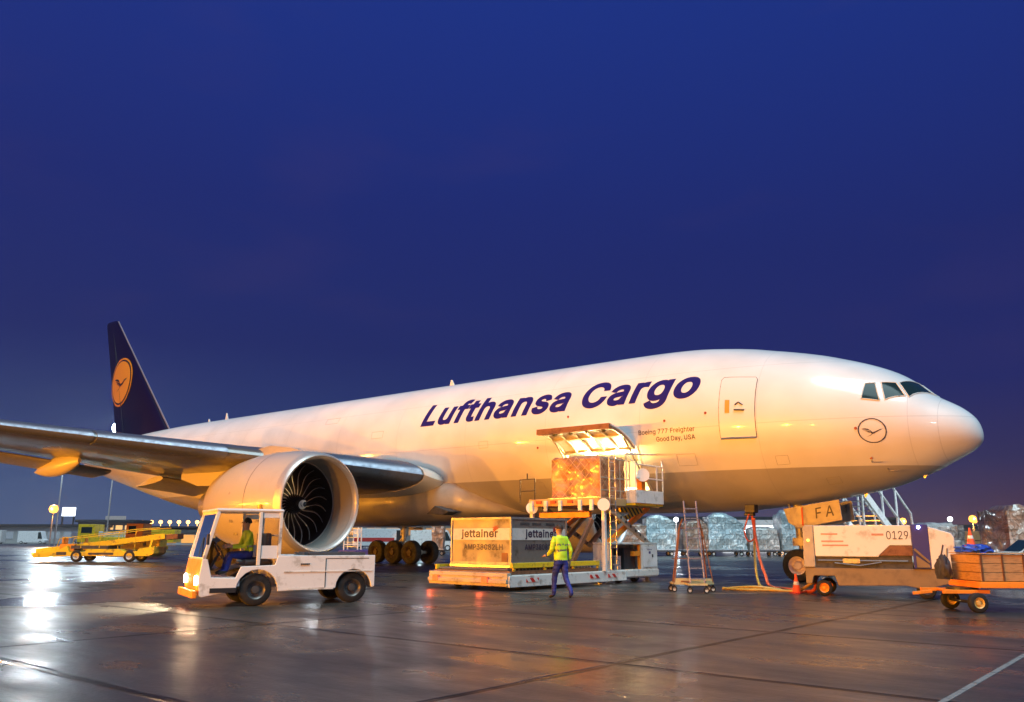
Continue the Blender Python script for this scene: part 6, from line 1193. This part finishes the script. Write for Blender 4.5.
van((-212, 53, 0), R(40), M['white'], 'small white van far off at the left, nearest the yellow loaders', 6.5, 3.0)
van((-222, 47, 0), R(220), M['offwhite'], 'small pale van at the far left, in front of the red lamps', 6.5, 3.2)
van((-205, 62, 0), R(40), M['alum'], 'grey van farthest right in the row at far left', 6.0, 2.9)
van((-68, 44, 0), R(40), M['offwhite'], 'pale van between the main wheels and the orange-brown pallet', 5.5, 2.5)

# ---- terminal buildings and far structures along the horizon
RV = Vector((.7664, .6424, 0))
def bld(name, label, cat, c, L, D, H, wall, lit=None, roof=None, nwin=0, rz=R(40), wz=.5, group=None):
    t_ = thing(name, label, cat, c, rz, group)
    q = MB(); q.box(-L/2, L/2, 0, D, 0, H); q.build('wall', wall, t_)
    q = MB(); q.box(-L/2-.6, L/2+.6, -.6, D+.6, H+.001, H+.7); q.build('roof', roof or M['dark'], t_)
    if nwin:
        for k in range(nwin):
            x = -L/2 + (k+.5)*L/nwin; q = MB(); q.box(x-L/nwin*.36, x+L/nwin*.36, -.08, -.001, H*wz-.9, H*wz+.9); q.build('window', lit, t_)
    return t_
bw = mat('terminal_wall', (.22, .19, .17), .7, var=.2, vscale=.3); bw2 = mat('shed_wall', (.3, .32, .34), .6, var=.2, vscale=.3)
litw = glow('lit_window', (1, .62, .25), 1.6); litc = glow('lit_window_cool', (.6, .8, 1), .3); litd = glow('lit_window_dim', (1, .5, .18), .5)
tm = bld('terminal_building', 'long low terminal with a row of warm lamps along its canopy', 'building', (-306, 153.5, 0), 86, 30, 5.0, bw, litd, nwin=26, wz=.5)
q = MB(); q.box(-44, 44, -7, -.7, 5.75, 6.15)
for k in range(18): q.box(-42.5+k*5-.15, -42.5+k*5+.15, -6.6, -6.3, 0, 5.75)
q.build('canopy', M['dark'], tm)
for k in range(24):
    q = MB(); x = -42+k*3.6; q.lathe([(-.75, .02), (-.5, .55), (0, .78), (.5, .55), (.75, .02)], (x, -6.9, 7.7), (0, 0, 1), 10); q.tube([(x, -6.7, 6.1), (x, -6.8, 7.2)], .08, 6); q.build('canopy_lamp', glow('canopy_lamp_glow', (1, .50, .12), 6), tm)
bld('hangar', 'dark blue-grey hangar low on the horizon at far left', 'building', (-450, 128, 0), 110, 40, 6.5, bw2, litc, nwin=18, wz=.35)
for k in range(9):
    p = Vector((-443, 122, 0)) + RV*(-28 + k*8.5); o = thing('red_mast_lamp', 'small red lamp on a short post in the row at far left', 'lamp', p, 0, 'row of small red lamps along the far left horizon')
    q = MB(); q.tube([(0, 0, 0), (0, 0, 6.2)], .12, 6); q.build('post', M['dark'], o); q = MB(); q.lathe([(-.7, .05), (0, .9), (.7, .05)], (0, 0, 6.7), (0, 0, 1), 8); q.build('lamp_head', glow('red_row_glow', (1, .12, .1), 5), o)
bld('control_shed', 'pale low building with lit windows left of the belt loaders', 'building', (-228, 62, 0), 24, 12, 4.2, M['conc'], litc, nwin=6)
bld('cargo_shed', 'brown cargo shed on the horizon under the fuselage', 'building', (-115, 150, 0), 150, 30, 6.5, bw, litd, nwin=30)
bld('cargo_hall', 'pale flat-roofed hall behind the dolly and pallets at right', 'building', (-25, 150, 0), 46, 20, 3.6, M['conc'], litd, nwin=8)
bld('lit_canopy_hall', 'brightly lit white canopy beyond the pallets, left of the hanging cables', 'building', (-42, 78, 0), 7, 4, 3.3, glow('bright_white_front', (.9, .95, 1), 1.6), roof=M['white'])
for nm, lb, x, y, D_, w_, h_, z_ in (('illuminated_sign', 'bright white illuminated sign on posts at far left', -261, 80.3, 250, 3.8, 2.6, 9.2), ('illuminated_sign', 'dim pale roof sign above the belt loader boom', -251, 90, 250, 6, 1.6, 7.2)):
    t_ = thing(nm, lb, 'sign', (x, y, 0), R(40), 'illuminated signs on the far left horizon'); q = MB(); q.box(-w_/2, w_/2, 0, .6, z_-h_/2, z_+h_/2); q.build('panel', glow('sign_glow_%s' % h_, (.85, .92, 1), 3.0 if h_ > 2 else .25), t_)
    q = MB(); q.box(-w_/2, -w_/2+.4, .1, .5, 0, z_-h_/2); q.box(w_/2-.4, w_/2, .1, .5, 0, z_-h_/2); q.build('post', M['dark'], t_)
# ---- lamp posts and flood masts
def lamp_post(name, x, y, h, r, color, estr, watts, label, pole=.14, head=None, group='lamp posts on the far apron', beam=True):
    t_ = thing(name, label, 'lamp post', (x, y, 0), R(40), group); q = MB(); q.tube([(0, 0, 0), (0, 0, h)], pole, 8, r2=pole*.6); q.build('pole', M['steel'], t_, smooth=True)
    q = MB(); q.lathe([(-r, .02), (-r*.7, r*.75), (0, r), (r*.7, r*.75), (r, .02)], (0, 0, h), (0, 0, 1), 14); q.build('lamp_head', glow('post_glow_%s' % name + label[:6], color, estr), t_, smooth=True)
    if watts: 
        l = lamp('post_light', 'POINT', (0, 0, 0), watts, color, size=.05 if h < 10 else 1.0); l.parent = t_; l.location = (0, -r*1.4, h)
SO = (1, .40, .05)
lamp_post('street_lamp', -145.8, 30.7, 6.2, .75, SO, 3.5, 6000, 'bright orange street lamp at far left above the belt loader')
lamp_post('street_lamp', -27, 90.8, 3.9, .45, SO, 3, 3500, 'bright orange street lamp between the stairs and the grey pallet')
lamp_post('street_lamp', -38.7, 81, 3.8, .42, SO, 3, 3500, 'orange street lamp seen just left of the nose wheel')
lamp_post('street_lamp', -19.6, 95.5, 4.2, .5, SO, 3, 2500, 'orange street lamp above the crate stack at right')
lamp_post('street_lamp', -44.5, 195.8, 6.5, .6, (.9, .95, 1), 8, 2000, 'white street lamp beside the orange one at right')
lamp_post('street_lamp', -30.9, 154, 5.1, .4, SO, 3, 0, 'tiny orange lamp far off right of the white one')
for k, (x, y, z) in enumerate(((-119.6, 79.3, 6.7), (-112.4, 85.3, 6.7), (-128, 72, 6.2))):
    lamp_post('street_lamp', x, y, z, .5, (.85, .93, 1), 35, 1200, ('white lamp above the red-striped truck, left of the main gear leg', 'white lamp right of the main landing gear', 'white lamp nearest the engine inlet, low under the wing')[k])
for k, (x, y, z) in enumerate(((-62, 75, 4.3), (-56, 82, 4.3), (-50, 86, 4.2))):
    lamp_post('street_lamp', x, y, z, .34, (.9, .95, 1), 30, 600, ('left one of three small white lamps above the pallets by the ladder', 'middle one of three small white lamps above the pallets', 'right one of three small white lamps above the pallets')[k])
lamp_post('flood_mast', -153.2, 34.4, 16.5, 1.3, (.7, .9, 1), 3, 20000, 'tall white floodlight mast rising behind the wing at far left', pole=.16, group='tall flood masts')
lamp_post('flood_mast', -155.6, 44.5, 22.2, 1.15, (.75, .92, 1), 22, 20000, 'white floodlight cluster shining beside the foot of the tail fin', pole=.16, group='tall flood masts')
lamp_post('flood_mast', -176, 24.5, 19, 1.0, (.7, .9, 1), 5, 22000, 'white flood mast at far left, leftmost of the three flood masts', pole=.16, group='tall flood masts')  # added mast, spreads the cold reflection on the wet concrete
# unseen mercury spots beyond the aircraft, without a mast, placed to light the pallets
lamp('unseen_far_spot', 'SPOT', (-20.5, 21.5, 10.2), 16000, (.62, .88, 1), target=(-29, 42, 1.5), size=.5, spot_size=R(110), spot_blend=.5)
lamp('unseen_far_spot', 'SPOT', (-52, 14, 9), 12000, (.62, .85, 1), target=(-52, 40, 0), size=.6, spot_size=R(110), spot_blend=.5)

# ---- the damp evening air: one closed box of even, thin haze round the whole apron
hzb = MB(); hzb.box(-560, 60, -120, 330, -1, 30)
hm = bpy.data.materials.new('haze_volume'); hm.use_nodes = True; t = hm.node_tree; t.nodes.clear()
pv = t.nodes.new('ShaderNodeVolumePrincipled'); pv.inputs['Density'].default_value = .00013; pv.inputs['Color'].default_value = (.9, .92, 1, 1); pv.inputs['Anisotropy'].default_value = .6
om = t.nodes.new('ShaderNodeOutputMaterial'); t.links.new(pv.outputs[0], om.inputs['Volume'])
tag(hzb.build('haze', hm), kind='stuff')

wl = glow('far_window_glow', (1, .55, .2), 1.2)
bld('office_block', 'taller distant office block with warm lit windows above the belt loaders', 'building', (-226, 76, 0), 15, 10, 5.6, bw, wl, nwin=6, wz=.7)
bld('freight_shed', 'low pale freight shed with orange lit doors right of the white sign', 'building', (-180, 66, 0), 20, 8, 2.6, bw2, glow('door_glow_orange', (1, .45, .1), 1.0), nwin=5, wz=.5)
